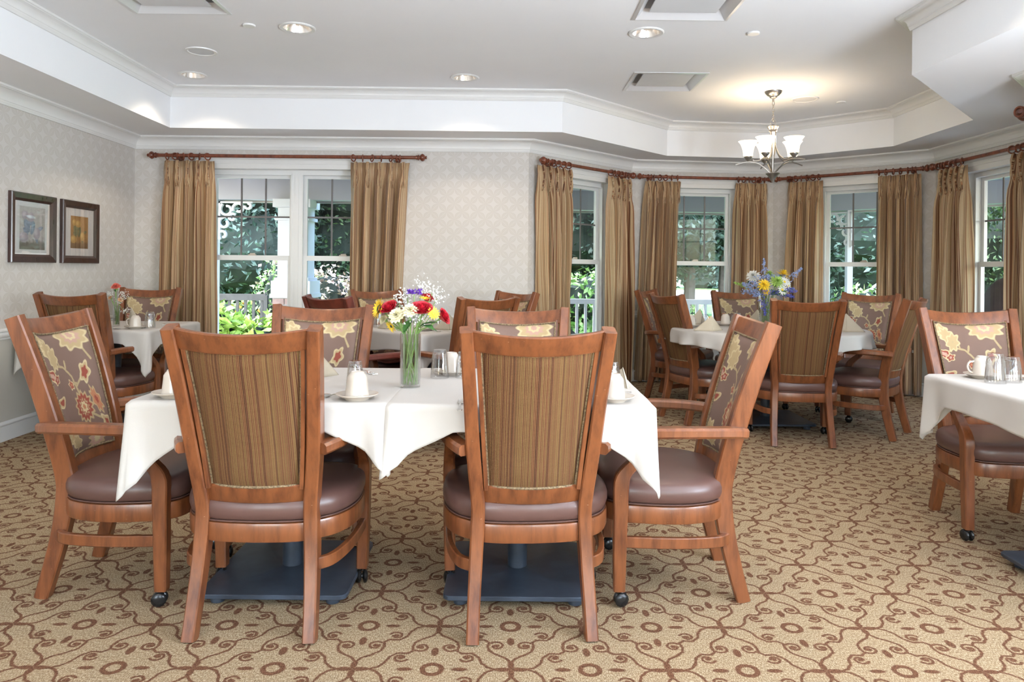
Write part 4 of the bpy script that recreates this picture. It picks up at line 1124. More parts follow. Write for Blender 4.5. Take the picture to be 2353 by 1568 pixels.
flower('daisy', b1(.088, .078, -.03), (.5, -.7, .4), .028, V1, 'yellow daisy between the two right-hand roses', 9, G1, ('yellow', 'yellow'))
flower('daisy', b1(-.070, .028, -.02), (-.5, -.5, -.4), .026, V1, 'yellow daisy hanging low at the left', 10, G1, ('yellow', 'seed'))
flower('daisy', b1(.050, .132, .01), (.1, -.2, .95), .022, V1, 'small yellow daisy on top of the bouquet', 11, G1, ('yellow', 'yellow'))
flower('statice', b1(.012, .158, .0), (0, 0, 1), .022, V1, 'purple statice at the top of the bouquet', 12, G1, ('purple',))
for k, (dx, dz, dy) in enumerate(((-.045, .128, .0), (-.035, .105, .03), (.035, .182, .03), (.078, .165, .03), (-.018, .145, .04), (.095, .140, .03), (.03, .06, -.03))):
    flower('spray', b1(dx, dz, dy), (0, 0, 1), .034, V1, "white baby's breath " + ["left of the purple statice", "between the left rose and the statice", "on the topmost point of the rose bouquet", "upper right above the red roses", "just behind the purple statice", "at the right behind the large rose", "low at the vase rim"][k], 20 + k, "baby's breath of the rose bouquet", ('whitep',))
leafspray(b1(.006, .055, -.03), (-.3, -.5, -.9), .055, 3, 'dark green rose leaves at the vase rim', 31, V1)
leafspray(b1(.040, .030, -.02), (1, -.3, .25), .075, 3, 'green leaves spreading right from the vase rim', 32, V1)
leafspray(b1(-.05, .040, .0), (-.8, -.2, .4), .05, 4, 'small leaves at the left of the rose bouquet', 33, V1)
# bud vase on the corner table
V2 = vase(-2.955, 5.50, .024, .026, .155, 'narrow bud vase with one coral carnation on the corner table', .7)
def b2(dx, dz, dy=0): return (-2.955 + dx, 5.50 + dy, Z0 + .155 + dz)
G2 = 'flowers of the corner table bud vase'
flower('carnation', b2(-.004, .135), (0, -.4, .9), .036, V2, 'coral carnation in the bud vase', 41, G2, ('coral',))
flower('carnation', b2(-.045, .055), (-.4, -.5, .5), .018, V2, 'peach bloom at the left of the bud vase', 42, G2, ('peach',)); flower('carnation', b2(.030, .042), (.4, -.5, .5), .020, V2, 'peach bloom at the right of the bud vase', 43, G2, ('peach',))
for k, (dx, dz) in enumerate(((.045, .09), (.055, .065), (.02, .03), (.062, -.04), (-.05, .085))): flower('spray', b2(dx, dz), (0, 0, 1), .028, V2, "white baby's breath " + ["close right of the coral carnation", "right of the coral carnation, further out", "low between the two peach blooms", "drooping beside the bud vase", "at the upper left of the bud vase"][k], 45 + k, "baby's breath of the bud vase", ('whitep',))
leafspray(b2(-.01, .10), (-.1, -.2, .9), .035, 4, 'small green leaves below the coral carnation', 51, V2)
# blue bouquet on the round table
V3 = vase(2.135, 6.15, .058, .072, .25, 'broad cut-glass vase with the blue and yellow bouquet on the round table', .6)
def b3(dx, dz, dy=0): return (2.135 + dx, 6.15 + dy, Z0 + .25 + dz)
G3 = 'flowers of the blue and yellow bouquet'
for k, (kd, dx, dz, dy, ax, r, mt, lb) in enumerate((
 ('mum', -.115, .155, 0, (-.4, -.6, .7), .052, ('whitep',), 'white chrysanthemum at the upper left of the blue bouquet'), ('mum', -.055, .090, -.07, (-.1, -.9, .4), .045, ('yellow',), 'yellow chrysanthemum at the front of the blue bouquet'),
 ('mum', .055, .115, -.06, (.1, -.8, .6), .050, ('lime',), 'lime green chrysanthemum at the middle of the blue bouquet'), ('mum', .125, .175, 0, (.4, -.3, .85), .048, ('yellow',), 'yellow chrysanthemum at the upper right of the blue bouquet'),
 ('mum', .03, .17, .03, (0, -.2, .9), .04, ('lime',), 'lime green chrysanthemum at the top of the blue bouquet'), ('daisy', .125, .120, -.05, (.4, -.8, .4), .040, ('whitep', 'yellow'), 'upper white daisy at the right of the blue bouquet'),
 ('daisy', .095, .055, -.08, (.3, -.9, .2), .040, ('whitep', 'yellow'), 'lower white daisy at the right of the blue bouquet'), ('daisy', .165, .09, -.03, (.7, -.6, .2), .036, ('whitep', 'yellow'), 'outermost white daisy of the blue bouquet'),
 ('mum', -.035, .035, -.08, (-.1, -.9, .1), .024, ('yellow',), 'small yellow bloom low in the blue bouquet'), ('mum', .19, .055, 0, (.9, -.3, .1), .030, ('lime',), 'lime bloom at the right edge of the blue bouquet'),
 ('spike', -.02, .20, 0, (-.1, 0, 1), .07, ('bluep',), 'pale blue spike at the top of the blue bouquet'), ('spike', .21, .16, 0, (.7, 0, .7), .07, ('bluep',), 'pale blue spike at the upper right of the blue bouquet'), ('spike', -.13, .065, -.03, (-.8, -.3, .3), .08, ('bluep',), 'pale blue spike at the left of the blue bouquet'),
 ('spike', -.09, .02, -.05, (-.5, -.4, -.2), .07, ('bluep',), 'pale blue spike low at the left of the blue bouquet'), ('spike', .14, .01, -.04, (.6, -.4, -.2), .06, ('deepblue',), 'violet blue spike low at the right of the blue bouquet'), ('spike', -.045, -.06, -.045, (0, -.4, -.9), .07, ('deepblue',), 'violet blue spike hanging into the cut-glass vase'),
 ('spike', -.19, .08, 0, (-.9, 0, .3), .06, ('lime',), 'green filler at the far left of the blue bouquet'), ('spike', .0, .10, .0, (0, -.3, .5), .09, ('bluep',), 'pale blue filler at the heart of the blue bouquet'))):
    flower(kd, b3(dx, dz, dy), ax, r * (1.22 if kd != 'spike' else 1.1), V3, lb, 60 + k, G3, mt)
for k, (dx, dz, dy, mt, lb) in enumerate(((-.10, .10, -.06, 'bluep', 'pale blue cluster left of the yellow bloom'), (.0, .03, -.08, 'deepblue', 'violet blue cluster low at the front of the blue bouquet'), (-.06, .15, -.02, 'bluep', 'pale blue cluster beside the white chrysanthemum'), (.16, .05, -.05, 'deepblue', 'violet blue cluster at the right of the blue bouquet'), (.07, .03, -.07, 'green', 'green filler cluster under the daisies'), (-.16, .03, -.03, 'bluep', 'pale blue cluster at the lower left of the blue bouquet'), (.09, .16, .0, 'bluep', 'pale blue cluster between the lime and yellow blooms'))):
    flower('statice', b3(dx, dz, dy), (0, -.3, 1), .05, V3, lb, 300 + k, G3, (mt,))
leafspray(b3(.03, .03, -.05), (.2, -.6, .3), .07, 6, 'dark leaves low in the blue bouquet', 91, V3); leafspray(b3(-.14, .10, 0), (-.8, -.2, .5), .06, 5, 'pale leaves at the left of the blue bouquet', 92, V3)

# ================================================================== PICTURES ON THE LEFT WALL
M['frame'] = wood_mat('espresso_frame', (.022, .010, .008), (.045, .020, .016), .30, .5)
M['mat'] = simple('picture_mat', (.82, .80, .78), .8, .01)
def print_mat(name, ground, fr, lf, seed):
    m_ = mat(name, ground, .6); nodes(m_); x, y, _ = sepxyz(coords('UV'))
    c = mix(noise_(coords('UV'), 9, 4), tuple(q * .75 for q in ground), tuple(min(1, q * 1.2) for q in ground))
    c = mix(soft(y + noise_(coords('UV'), 14, 3) * .12, .25, .05) * .8, c, (.16, .11, .07))
    rnd = random.Random(seed)
    def ell(c, cx, cy, a, b, rot, c0, c1):
        ca, sa = math.cos(R(rot)), math.sin(R(rot)); px = x - cx; py = y - cy
        r = xhyp((px * ca + py * sa) / a, (py * ca - px * sa) / b)
        hl = xhyp((px + a * .3) / a, (py - b * .25) / b)
        return mix(soft(r, 1, .08), c, mix(soft(hl, .35, .5), c0, c1))
    for (cx, cy, a, b, rot) in ((.30, .55, .10, .17, 30), (.52, .50, .07, .16, -25), (.42, .62, .16, .06, 10), (.80, .50, .13, .05, 20), (.66, .30, .06, .15, 15), (.25, .42, .12, .05, -40)):
        c = ell(c, cx, cy, a, b, rot, lf, tuple(q * 1.6 for q in lf))
    for (cx, cy, a, b, rot) in ((.22, .80, .12, .10, 0), (.44, .76, .14, .11, 0), (.18, .28, .17, .12, 0), (.68, .38, .13, .14, -20)):
        c = ell(c, cx, cy, a, b, rot, fr, tuple(min(1, q * 1.5 + .1) for q in fr))
    setc(c); return m_
PR1 = print_mat('blue_fruit_print', (.62, .56, .52), (.50, .42, .45), (.30, .34, .42), 3)
PR2 = print_mat('lemon_print', (.50, .27, .10), (.62, .38, .12), (.20, .22, .12), 5)
def picture(y0, y1, z0, z1, pm, label, ins):
    xw = lambda y: -3.547 + .026 * (6.9 - y)
    rz = math.atan2(y1 - y0, xw(y1) - xw(y0)); Wd = math.hypot(y1 - y0, xw(y1) - xw(y0)); H_ = z1 - z0
    o = empty('framed_picture', (xw(y0) , y0, z0), rz); tag(o, label, 'picture', 'framed fruit prints on the left wall')
    fw = .060; g = MB()   # local: x along wall, -y into the room
    def rg(i, d): return [(i, -d, i), (Wd - i, -d, i), (Wd - i, -d, H_ - i), (i, -d, H_ - i)]
    g.loops([rg(0, .002), rg(0, .024), rg(.006, .030), rg(fw - .018, .024), rg(fw - .012, .020), rg(fw, .012), rg(fw, .002)], cap0=False, cap1=False); g.build('frame', M['frame'], o, smooth=False)
    g = MB(); mw = ins[0]; mh = ins[1]; i0 = fw - .004
    for (xa, xb, za, zb) in ((i0, mw, i0, H_ - i0), (Wd - mw, Wd - i0, i0, H_ - i0), (mw, Wd - mw, i0, mh), (mw, Wd - mw, H_ - mh, H_ - i0)): g.box(xa, xb, -.008, -.004, za, zb)
    g.build('mat_board', M['mat'], o, smooth=False)
    g = MB(); v = [g.vert((x, -.005, z), (u, w_)) for x, z, u, w_ in ((mw, mh, .001, .001), (Wd - mw, mh, 1, .001), (Wd - mw, H_ - mh, 1, 1), (mw, H_ - mh, .001, 1))]; g.face(*v); g.build('print', pm, o, smooth=False)
    g = MB(); g.box(i0, Wd - i0, -.0125, -.0115, i0, H_ - i0); g.build('picture_glass', M['picglass'], o, smooth=False)
picture(5.10, 5.63, 1.235, 1.735, PR1, 'left framed print under reflecting glass', (.115, .095))
picture(5.71, 6.24, 1.235, 1.735, PR2, 'right framed print of yellow fruit with green leaves on an orange ground', (.138, .120))

# ================================================================== OUTDOORS
M['porchw'] = simple('exterior_white_paint', (.62, .62, .66), .6, .03, 2)
M['porchg'] = simple('porch_ceiling_paint', (.40, .40, .45), .7, .03, 2)
M['lawn'] = simple('lawn', (.10, .22, .04), .95, .4, 3, .6, 60)
M['deck'] = simple('concrete_deck', (.42, .40, .38), .8, .1, 3)
M['road'] = simple('asphalt', (.50, .50, .52), .85, .1, 1)
M['bark'] = simple('tree_bark', (.075, .058, .048), .9, .4, 9, .8, 40)
M['slat'] = simple('dark_teak', (.045, .040, .040), .7, .25, 8)
M['cover'] = simple('maroon_furniture_cover', (.055, .028, .032), .75, .25, 4, .3, 30)
M['coverg'] = simple('charcoal_furniture_cover', (.10, .10, .115), .8, .2, 4, .3, 30)
M['brick'] = simple('faded_brick', (.36, .24, .21), .85, .2, 12)
def leafmat(name, a, b, c):
    m_ = mat(name, b, .6); nodes(m_); f = noise_(coords('Object'), 9, 2, .7); s_ = noise_(coords('Object'), .7, 2)
    setc(ramp(f * .7 + s_ * .3, [(.32, a), (.5, b), (.68, c)])); return m_
M['conifer'] = leafmat('blue_green_foliage', (.008, .020, .014), (.022, .045, .032), (.11, .17, .13))
M['maple'] = leafmat('bright_tree_foliage', (.010, .028, .012), (.035, .075, .030), (.17, .26, .11))
M['shrub'] = leafmat('yellow_green_leaves', (.16, .30, .04), (.36, .52, .09), (.62, .74, .24))
M['hedge'] = leafmat('garden_foliage', (.07, .16, .04), (.22, .38, .12), (.48, .58, .26))
M['blossom'] = leafmat('pale_pink_blossom', (.26, .13, .14), (.34, .28, .22), (.44, .42, .36))
M['marigold'] = simple('orange_blossom', (.70, .30, .04), .7, .3, 20)
gr = MB(); gr.poly([[(-60, 7.5), (60, 7.5), (90, 90), (-90, 90)]], -.22); o = gr.build('lawn', M['lawn'], smooth=False, kind='structure')
gr = MB(); gr.poly([[(-9, 7.2), (-9, 9.45), (-.85, 9.45), (.15, 10.55), (3.8, 11.0), (6.8, 8.4), (6.8, 2), (4.35, 2), (4.35, 7.3), (3.0, 8.45), (1.2, 8.26), (.08, 7.07), (-3.7, 7.07), (-3.7, 6), (-9, 6)]], -.06); gr.build('porch_deck', M['deck'], smooth=False, kind='structure')
gr = MB(); gr.poly([[(-60, 36), (60, 36), (60, 54), (-60, 54)]], -.20); gr.build('road', M['road'], smooth=False, kind='structure')
OUT = [(-9, 9.25), (-.84, 9.25), (.19, 10.30), (3.72, 10.68), (6.5, 8.22), (6.5, 2.0)]
pc = MB(); pc.poly([[(-9, 9.3), (-.86, 9.3), (.17, 10.36), (3.74, 10.75), (6.56, 8.25), (6.56, 2), (4.33, 2), (4.34, 7.28), (3.0, 8.45), (1.21, 8.26), (.07, 7.06), (-9, 7.06)]], 2.33, flip=True)
pc.poly([[(-9, 9.4), (-.9, 9.4), (.15, 10.45), (3.76, 10.85), (6.66, 8.3), (6.66, 2), (4.33, 2), (4.34, 7.28), (3.0, 8.45), (1.21, 8.26), (.07, 7.06), (-9, 7.06)]], 2.52)
pc.build('porch_ceiling', M['porchg'], smooth=False, kind='structure')
pb = MB(); pb.sweep(OUT, [(-.09, 2.06), (.09, 2.06), (.09, 2.52), (-.09, 2.52), (-.09, 2.06)]); pb.build('porch_beam', M['porchg'], smooth=False, kind='structure')
pb = MB(); pb.sweep([(x, y + .0) for x, y in OUT], [(.09, 2.035), (.125, 2.035), (.125, 2.20), (.09, 2.20)]); pb.build('porch_fascia', M['porchw'], smooth=False, kind='structure')
def column(x, y, w_, label, brick=True, base=True):
    o = empty('porch_column', (x, y, -.06)); tag(o, label, 'column', 'white porch posts')
    z0 = .95 if brick else 0
    if brick:
        g = MB(); g.box(-w_ * .62, w_ * .62, -w_ * .62, w_ * .62, 0, .90); g.build('mortar_core', M['deck'], o, smooth=False)
        bm_ = None; q = 0
        for r_ in range(11):
            for sx in range(3):
                for face in (0, 1):
                    L_ = w_ * 1.24 / 3
                    g = MB(); a_ = -w_ * .62 + sx * L_ + .005; z = .01 + r_ * .081
                    if face == 0: g.box(a_, a_ + L_ - .01, -w_ * .62 - .012, -w_ * .62, z, z + .07)
                    else: g.box(w_ * .62, w_ * .62 + .012, a_, a_ + L_ - .01, z, z + .07)
                    g.build('brick', M['brick'], o, smooth=False)
        g = MB(); g.box(-w_ * .7, w_ * .7, -w_ * .7, w_ * .7, .90, .95); g.build('pier_cap', M['porchw'], o, smooth=False)
    g = MB(); g.box(-w_ / 2, w_ / 2, -w_ / 2, w_ / 2, z0, 2.12); g.build('shaft', M['porchw'], o, smooth=False)
    if base:
        g = MB(); k = w_ / 2
        for d, a_, b_ in ((.06, z0, z0 + .16), (.03, z0 + .16, z0 + .20), (.03, 1.86, 1.90), (.05, 2.02, 2.12)): g.box(-k - d, k + d, -k - d, k + d, a_, b_)
        g.build('moulding', M['porchw'], o, smooth=False)
    return o
column(-2.72, 9.27, .36, 'thick white porch column on a brick pier behind the double window')
column(-3.78, 9.3, .12, 'thin white porch post at the left jamb of the double window', False, False)
column(4.56, 9.96, .075, 'slender white post in front of the car window', False, False)
column(.25, 10.34, .10, 'porch post at the bend behind the angled window', False, False)
column(6.45, 8.2, .12, 'porch post beyond the right side window', False, False)
# scroll-sawn brackets under the beam
def bracket(x, y, rz, label, fl=1):
    o = empty('scroll_bracket', (x, y, 2.04), rz); tag(o, label, 'bracket', 'scroll sawn porch brackets')
    def sp(cx, cz, r, t0, t1, th=.017, sh=.25):
        n = 18; return [(fl * (cx + r * (1 - sh * k / n * 2) * math.cos(t0 + (t1 - t0) * k / n)), 0, cz + r * (1 - sh * k / n * 2) * math.sin(t0 + (t1 - t0) * k / n)) for k in range(n + 1)]
    for k, (cx, cz, r, t0, t1) in enumerate(((.10, -.10, .085, 2.2, 8.0), (.25, -.085, .075, 3.6, -2.2), (.37, -.05, .045, 3.2, 8.2), (.07, -.27, .075, 1.4, 7.0), (.05, -.42, .06, 4.2, -1.5), (.17, -.20, .05, .8, 6.0))):
        g = MB(); g.bar(sp(cx, cz, r, t0, t1), .022, .015, (0, 1, 0), .2); g.build('scroll', M['porchw'], o)
    g = MB(); g.box(min(0, fl * .42), max(0, fl * .42), -.02, .02, -.02, .0); g.box(min(0, fl * .022), max(0, fl * .022), -.02, .02, -.48, 0); g.build('bracket_rail', M['porchw'], o, smooth=False)
bracket(-3.70, 9.27, 0, 'white scroll bracket at the upper left of the double window'); bracket(4.58, 9.92, R(-41), 'white scroll bracket beside the slender post', -1); bracket(3.70, 10.64, 0, 'white scroll bracket at the upper right of the bay window left of the chandelier', -1)
column(3.72, 10.66, .10, 'porch post at the bend behind the chandelier', False, False)
# railing
def railing(x0, y0, x1, y1, label):
    d = Vector((x1 - x0, y1 - y0)); L_ = d.length; o = empty('porch_railing', (x0, y0, -.06), math.atan2(d.y, d.x)); tag(o, label, 'railing', 'white porch railings')
    g = MB(); g.box(0, L_, -.035, .035, .80, .87); g.build('top_rail', M['porchw'], o, smooth=False)
    g = MB(); g.box(0, L_, -.025, .025, .10, .15); g.build('bottom_rail', M['porchw'], o, smooth=False)
    n = int(L_ / .125); me = None
    for k in range(1, n):
        if me is None:
            g = MB(); g.box(-.018, .018, -.018, .018, .15, .80); b = g.build('baluster', M['porchw'], o, smooth=False); me = b
        else: b = me.copy(); link(b, o)
        b.location = (k * L_ / n, 0, 0)
railing(.30, 10.33, 3.66, 10.68, 'white railing outside the bay window behind the round table'); railing(3.80, 10.62, 6.40, 8.30, 'white railing outside the window that shows the car'); railing(6.47, 8.1, 6.47, 4.0, 'white railing outside the right side window')
# foliage
def leaves(g, blobs, n, size, rnd, flat=.4):
    for _ in range(n):
        cx, cy, cz, rx, ry, rz_ = rnd.choice(blobs)
        while True:
            d = Vector((rnd.uniform(-1, 1), rnd.uniform(-1, 1), rnd.uniform(-1, 1)))
            if .2 < d.length < 1: break
        if d.y > .25 and rnd.random() < .75: d.y = -d.y
        d = d.normalized() * rnd.uniform(.80, 1.12)
        p = Vector((cx + d.x * rx, cy + d.y * ry, cz + d.z * rz_))
        nrm = Vector((rnd.gauss(0, 1), rnd.gauss(0, 1), rnd.gauss(0, 1) + .8)).normalized()
        a = nrm.orthogonal().normalized(); a.rotate(Matrix.Rotation(rnd.uniform(0, 6.28), 3, nrm)); b = nrm.cross(a)
        s_ = size * rnd.uniform(.6, 1.3)
        g.face(g.vert(p - a * s_), g.vert(p + b * s_ * flat), g.vert(p + a * s_), g.vert(p - b * s_ * flat))
M['shade'+'d_core'] = simple('shaded_inner_foliage', (.010, .018, .012), .95, .4, 3)  # shade inside crowns and shrubs, put into a near-black green
def core(g, blobs, k=.8):
    for cx, cy, cz, rx, ry, rz_ in blobs:
        st = len(g.v); g.sphere((0, 0, 0), 1, 14)
        for i in range(st, len(g.v)):
            v = Vector(g.v[i]); v *= k * (1 + .25 * noise.noise(v * 2.1 + Vector((cx, cy, cz)))); g.v[i] = (cx + v.x * rx, cy + v.y * ry, cz + v.z * rz_)
def tree(x, y, h, r, m_, label, seed, trunk=True, low=.12, n=19000, size=.085, kind='broad'):
    rnd = random.Random(seed); o = empty('garden_tree', (x, y, -.22)); tag(o, label, 'tree', 'trees beyond the lawn')
    bl = []
    for k in range(26):
        t = (k + rnd.random()) / 26; z = h * (low + (1 - low) * t); rr = r * ((1 - t * .75) if kind == 'cone' else math.sin(PI * min(.97, .18 + .75 * t)) ** .7)
        a = rnd.uniform(0, 6.28); q = rr * rnd.uniform(.1, .6); bl.append((q * math.cos(a), q * math.sin(a), z, rr * rnd.uniform(.45, .62), rr * rnd.uniform(.45, .62), h * rnd.uniform(.10, .15)))
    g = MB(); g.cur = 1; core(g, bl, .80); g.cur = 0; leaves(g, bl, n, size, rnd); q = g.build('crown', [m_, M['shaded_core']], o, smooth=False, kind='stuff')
    if trunk:
        g = MB(); g.tube(spl([(0, 0, -.05), (.04, 0, h * .25), (-.03, .05, h * .6)], 4), [.16 - .011 * k for k in range(9)], 10); g.build('trunk', M['bark'], o)
TL = [(-9.5, 16, 8, 2.6, 'conifer'), (-6.2, 17.5, 9, 2.8, 'conifer'), (-4.0, 20, 9, 3.0, 'maple'), (-1.6, 17, 8.5, 2.6, 'maple'), (-3.3, 24, 12, 3.6, 'conifer'), (.9, 20, 9, 2.7, 'conifer'), (-12.5, 20, 11, 3.6, 'conifer'), (-8.2, 22, 11, 3.4, 'conifer')]
for k, (x, y, h, r, mm) in enumerate(TL): tree(x, y, h, r, M[mm], ['dense dark tree at the far left beyond the double window', 'blue-green tree seen left of the thick porch column', 'bright tree seen behind the thick porch column', 'bright tree seen in the right pane of the double window', 'tall dark tree farthest behind the double window', 'dark conifer seen through the angled bay window', 'tall tree beyond the left end of the porch', 'tall dark tree behind the garden bench'][k], 100 + k, low=.04)
for k, (x, y, h, r, mm, lw) in enumerate(((2.9, 16.0, 8, 1.6, 'conifer', .26), (4.2, 17.5, 8.5, 1.9, 'conifer', .28), (5.3, 18.5, 9, 1.9, 'conifer', .27), (4.8, 22.5, 10, 3.2, 'conifer', .25), (7.4, 18.0, 9, 2.4, 'conifer', .02), (7.9, 19.5, 9, 2.2, 'conifer', .32), (9.8, 17.5, 8.5, 2.3, 'maple', .34), (15.8, 23.5, 11, 3.4, 'maple', .03), (9.0, 27.5, 12, 3.2, 'maple', .26), (14.5, 16, 8, 2.8, 'maple', .04), (12.5, 12, 7, 2.3, 'maple', .03), (2.0, 24, 11, 2.6, 'conifer', .1))):
    tree(x, y, h, r, M[mm], ['pine with a bare trunk at the left of the bay window', 'pine with a bare trunk at the middle of the bay window', 'pine with a bare trunk at the right of the bay window', 'wide pine behind the row of bare trunks', 'dark tree left of the slender post', 'dark high-crowned tree directly behind the slender post', 'bright tree behind the slender post', 'broad bright tree behind the car', 'tall bright tree beyond the road', 'bright tree outside the right side window', 'nearest bright tree outside the right side window', 'tall pine in the background left of the bay window'][k], 130 + k, low=lw)
def bush(x, y, w_, h, m_, label, seed, n=1500, size=.05, flowers=None, nf=160, fs=.022, flat=.45):
    rnd = random.Random(seed); o = empty('garden_shrub', (x, y, -.22)); tag(o, label, 'shrub', 'garden shrubs beyond the porch')
    bl = [(rnd.uniform(-.5, .5) * w_, rnd.uniform(-.3, .3) * w_, h * rnd.uniform(.35, .7), w_ * .38, w_ * .34, h * .32) for _ in range(6)]
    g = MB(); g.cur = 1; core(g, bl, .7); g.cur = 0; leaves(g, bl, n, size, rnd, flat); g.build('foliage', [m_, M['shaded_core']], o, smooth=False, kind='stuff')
    g = MB()
    for q in range(3): g.tube([(rnd.uniform(-.1, .1), rnd.uniform(-.1, .1), 0), (rnd.uniform(-.25, .25) * w_, rnd.uniform(-.2, .2) * w_, h * .5)], .015, 6)
    g.build('stem', M['bark'], o)
    if flowers:
        g = MB(); leaves(g, [(a, b, c, d * 1.05, e * 1.05, f * 1.1) for a, b, c, d, e, f in bl], nf, fs, rnd, .9); g.build('blossoms', M[flowers], o, smooth=False, kind='stuff')
bush(-3.55, 9.95, .9, 1.02, M['shrub'], 'yellow-green shrub at the bottom of the double window', 200, 900, .085)
bush(-2.95, 10.1, .9, .95, M['shrub'], 'yellow-green shrub beside the dark bollard', 201, 800, .075, 'marigold', 40, .05)
bush(-3.3, 11.9, 1.3, 1.55, M['hedge'], 'flowering bush left of the thick porch column', 202, 2200, .045, 'blossom', 500, .035)
bush(-2.55, 11.3, 1.0, 1.65, M['blossom'], 'pale pink flowering bush at the foot of the porch column', 203, 1600, .04, 'blossom', 300, .04)
bush(-4.4, 12.8, 1.2, 1.0, M['hedge'], 'low flowering plants behind the garden bench', 204, 1500, .05, 'marigold', 160, .05)
bush(-1.9, 12.5, .9, 1.8, M['blossom'], 'white flowering bush right of the porch column', 205, 900, .05)
bush(.95, 12.5, 1.3, 1.45, M['hedge'], 'leafy bush in the angled bay window', 206, 1600, .07)
for k, (x, y) in enumerate(((16, 62), (24, 60), (31, 62), (39, 60), (8, 64), (0, 62))): tree(x, y, 15, 5.5, M['conifer'], ['far tree beyond the road left of the parked car', 'far tree right behind the parked car', 'far tree right of the parked car', 'far tree at the right beyond the road', 'far tree beyond the road behind the bare trunks', 'far tree beyond the road at the middle'][k], 170 + k, low=.02, n=6000, size=.22)
for k, (x, y, h) in enumerate(((2.7, 11.3, .95), (3.4, 11.4, .90), (4.2, 11.3, .95), (4.9, 11.0, 1.30), (5.6, 11.0, 1.28), (6.4, 10.6, 1.25))): bush(x, y, .8, h, M['hedge'], ['yellow flowering plants below the bay window at the left', 'yellow flowering plants below the bay window at the middle', 'flowering plants below the bay corner', 'bright shrub left of the slender post', 'bright shrub right of the slender post', 'bright shrub below the parked car'][k], 210 + k, 1100, .05, 'marigold' if k < 3 else None, 140, .03)
# garden bench with slats
def bench(x, y, rz, w_, label, m_, n):
    o = empty('garden_bench', (x, y, -.22), rz); tag(o, label, 'bench')
    for s in (-1, 1):
        g = MB(); g.box(s * w_ / 2 - .03, s * w_ / 2 + .03, .20, .26, 0, 1.0); g.build('rear_leg', m_, o, smooth=False); g = MB(); g.box(s * w_ / 2 - .03, s * w_ / 2 + .03, -.26, -.20, 0, .66); g.build('front_leg', m_, o, smooth=False); g = MB(); g.box(s * w_ / 2 - .035, s * w_ / 2 + .035, -.28, .22, .66, .69); g.build('armrest', m_, o, smooth=False)
    g = MB(); g.box(-w_ / 2, w_ / 2, .21, .25, .92, 1.02); g.build('top_rail', m_, o, smooth=False); g = MB(); g.box(-w_ / 2, w_ / 2, .21, .25, .52, .57); g.build('lower_rail', m_, o, smooth=False)
    for k in range(n): g = MB(); q = -w_ / 2 + w_ * (k + .5) / n; g.box(q - .022, q + .022, .22, .24, .57, .92); g.build('slat', m_, o, smooth=False)
    for k in range(5): g = MB(); q = -.22 + k * .10; g.box(-w_ / 2, w_ / 2, q - .04, q + .04, .43, .45); g.build('seat_slat', m_, o, smooth=False)
bench(-4.55, 11.6, R(180), 1.5, 'dark slatted garden bench seen through the left pane of the double window', M['slat'], 12)
bench(-1.55, 8.6, R(0), 1.0, 'dark wooden porch chair outside the right pane of the double window', M['slat'], 9)
g = MB(); g.lathe([(.075, 0), (.075, 1.06), (.085, 1.08), (.085, 1.10), (.07, 1.12), (.075, 1.15), (.055, 1.19), (.02, 1.21), (.001, 1.212)], 20); o = g.build('bollard', M['black']); o.location = (-2.97, 9.55, -.22); tag(o, 'dark round-topped bollard outside the double window', 'bollard')
def covered(x, y, rz, w_, h, m_, label):
    """patio chair under a fitted fabric cover: high rounded back sloping to the seat"""
    o = empty('covered_patio_chair', (x, y, -.06), rz); tag(o, label, 'patio chair', 'covered patio chairs on the porch')
    g = MB(); prof = spl([(.36, 0, 0), (.38, 0, h * .5), (.34, 0, h * .88), (.24, 0, h), (.10, 0, h * .97), (-.02, 0, h * .74), (-.28, 0, h * .56), (-.38, 0, h * .46), (-.42, 0, 0)], 4); rings = []
    for k in range(11):
        u = -1 + 2 * k / 10; e = (1 - abs(u) ** 4 * .16); rings.append([(u * w_ / 2, p.x * (1 - .06 * abs(u) ** 3) + .01 * math.sin(9 * p.z + 3 * u), max(0, p.z) * e) for p in prof])
    g.loops(rings, ); g.build('fabric_cover', m_, o, ang=50)
    g = MB(); g.tube([(q[0] * 1.002, q[1] * 1.01, q[2] * 1.006) for q in rings[5][2:-2]], .006, 6); g.build('seam', m_, o)
covered(2.02, 9.55, R(30), .85, .98, M['cover'], 'maroon covered patio chair outside the bay window'); covered(.35, 8.95, R(40), .8, 1.0, M['coverg'], 'charcoal covered patio chair outside the angled window')
covered(5.02, 7.50, R(-80), .8, 1.24, M['cover'], 'tall maroon cover outside the right side window'); covered(3.6, 9.5, R(-20), .8, .84, M['coverg'], 'low dark covered chair below the car window')
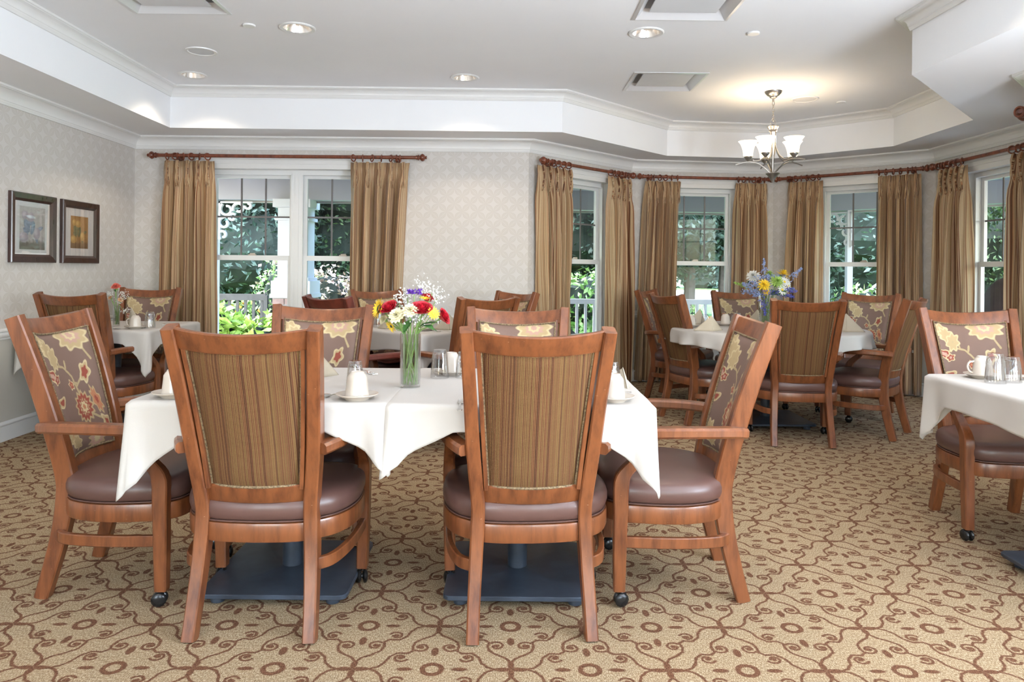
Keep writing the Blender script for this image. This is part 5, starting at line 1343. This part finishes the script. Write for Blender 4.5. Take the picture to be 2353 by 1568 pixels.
# parked car
M['carpaint'] = mat('silver_blue_paint', (.30, .35, .42), .25, .5, coat=.6); M['carglass'] = mat('dark_car_glass', (.03, .04, .05), .1); M['tyre'] = mat('tyre_rubber', (.02, .02, .02), .8)
def car(x, y, rz, label):
    o = empty('car', (x, y, -.21), rz); tag(o, label, 'car'); n = 9
    prof = spl([(-2.15, 0, .45), (-2.18, 0, .75), (-1.7, 0, .93), (-1.1, 0, 1.0), (-.45, 0, 1.42), (.4, 0, 1.48), (1.15, 0, 1.32), (1.75, 0, 1.0), (2.1, 0, .95), (2.15, 0, .45), (1.9, 0, .28), (0, 0, .25), (-1.9, 0, .28)], 4)
    g = MB(); rings = []
    for k in range(n):
        u = -1 + 2 * k / (n - 1); rings.append([(p.x * (1 - .05 * abs(u) ** 3), u * .88 * (1 if p.z < .95 else 1 - .28 * (p.z - .95) / .5), p.z - (.10 * abs(u) ** 4 * (1 if p.z > .4 else 0))) for p in prof])
    g.loops(rings); g.build('body', M['carpaint'], o, ang=50)
    for s in (-1, 1):
        for pts in ([(-.95, 1.0), (-.42, 1.34), (.02, 1.37), (.02, 1.0)], [(.08, 1.0), (.08, 1.37), (.45, 1.37), (1.05, 1.22), (1.30, 1.02)]):
            g = MB(); v = [g.vert((px, s * (.895 - .25 * (pz - .95) / .5), pz)) for px, pz in pts]; g.face(*v if s > 0 else v[::-1]); q = g.build('side_window', M['carglass'], o, smooth=False); sd = q.modifiers.new('t', 'SOLIDIFY'); sd.thickness = .02
        for xx in (-1.38, 1.35):
            g = MB(); g.lathe([(.001, -.10), (.28, -.10), (.33, -.08), (.33, .08), (.28, .10), (.24, .09), (.001, .09)], 24, (xx, s * .80, .33), axis=(0, s, 0)); wq = g.build('wheel', M['tyre'], o)
            g = MB()
            for k in range(5): a_ = 2 * PI * k / 5; g.bar([(xx, s * .905, .33), (xx + .21 * math.cos(a_), s * .905, .33 + .21 * math.sin(a_))], .03, .01, (0, 1, 0))
            g.torus((xx, s * .90, .33), .22, .02, 20, 6, (0, 1, 0)); g.build('rim', M['chrome'], wq)
    g = MB(); v = [g.vert(p) for p in ((-1.05, -.62, 1.06), (-1.05, .62, 1.06), (-.50, .55, 1.40), (-.50, -.55, 1.40))]; g.face(*v[::-1]); q = g.build('windscreen', M['carglass'], o, smooth=False); sd = q.modifiers.new('t', 'SOLIDIFY'); sd.thickness = .03; sd.offset = 0
    g = MB(); g.sphere((-.78, -.98, 1.05), .09, 10, sz=.7); g.build('mirror', M['carpaint'], o)
car(23.2, 45.5, R(14), 'silver-blue parked car seen through the right bay window')
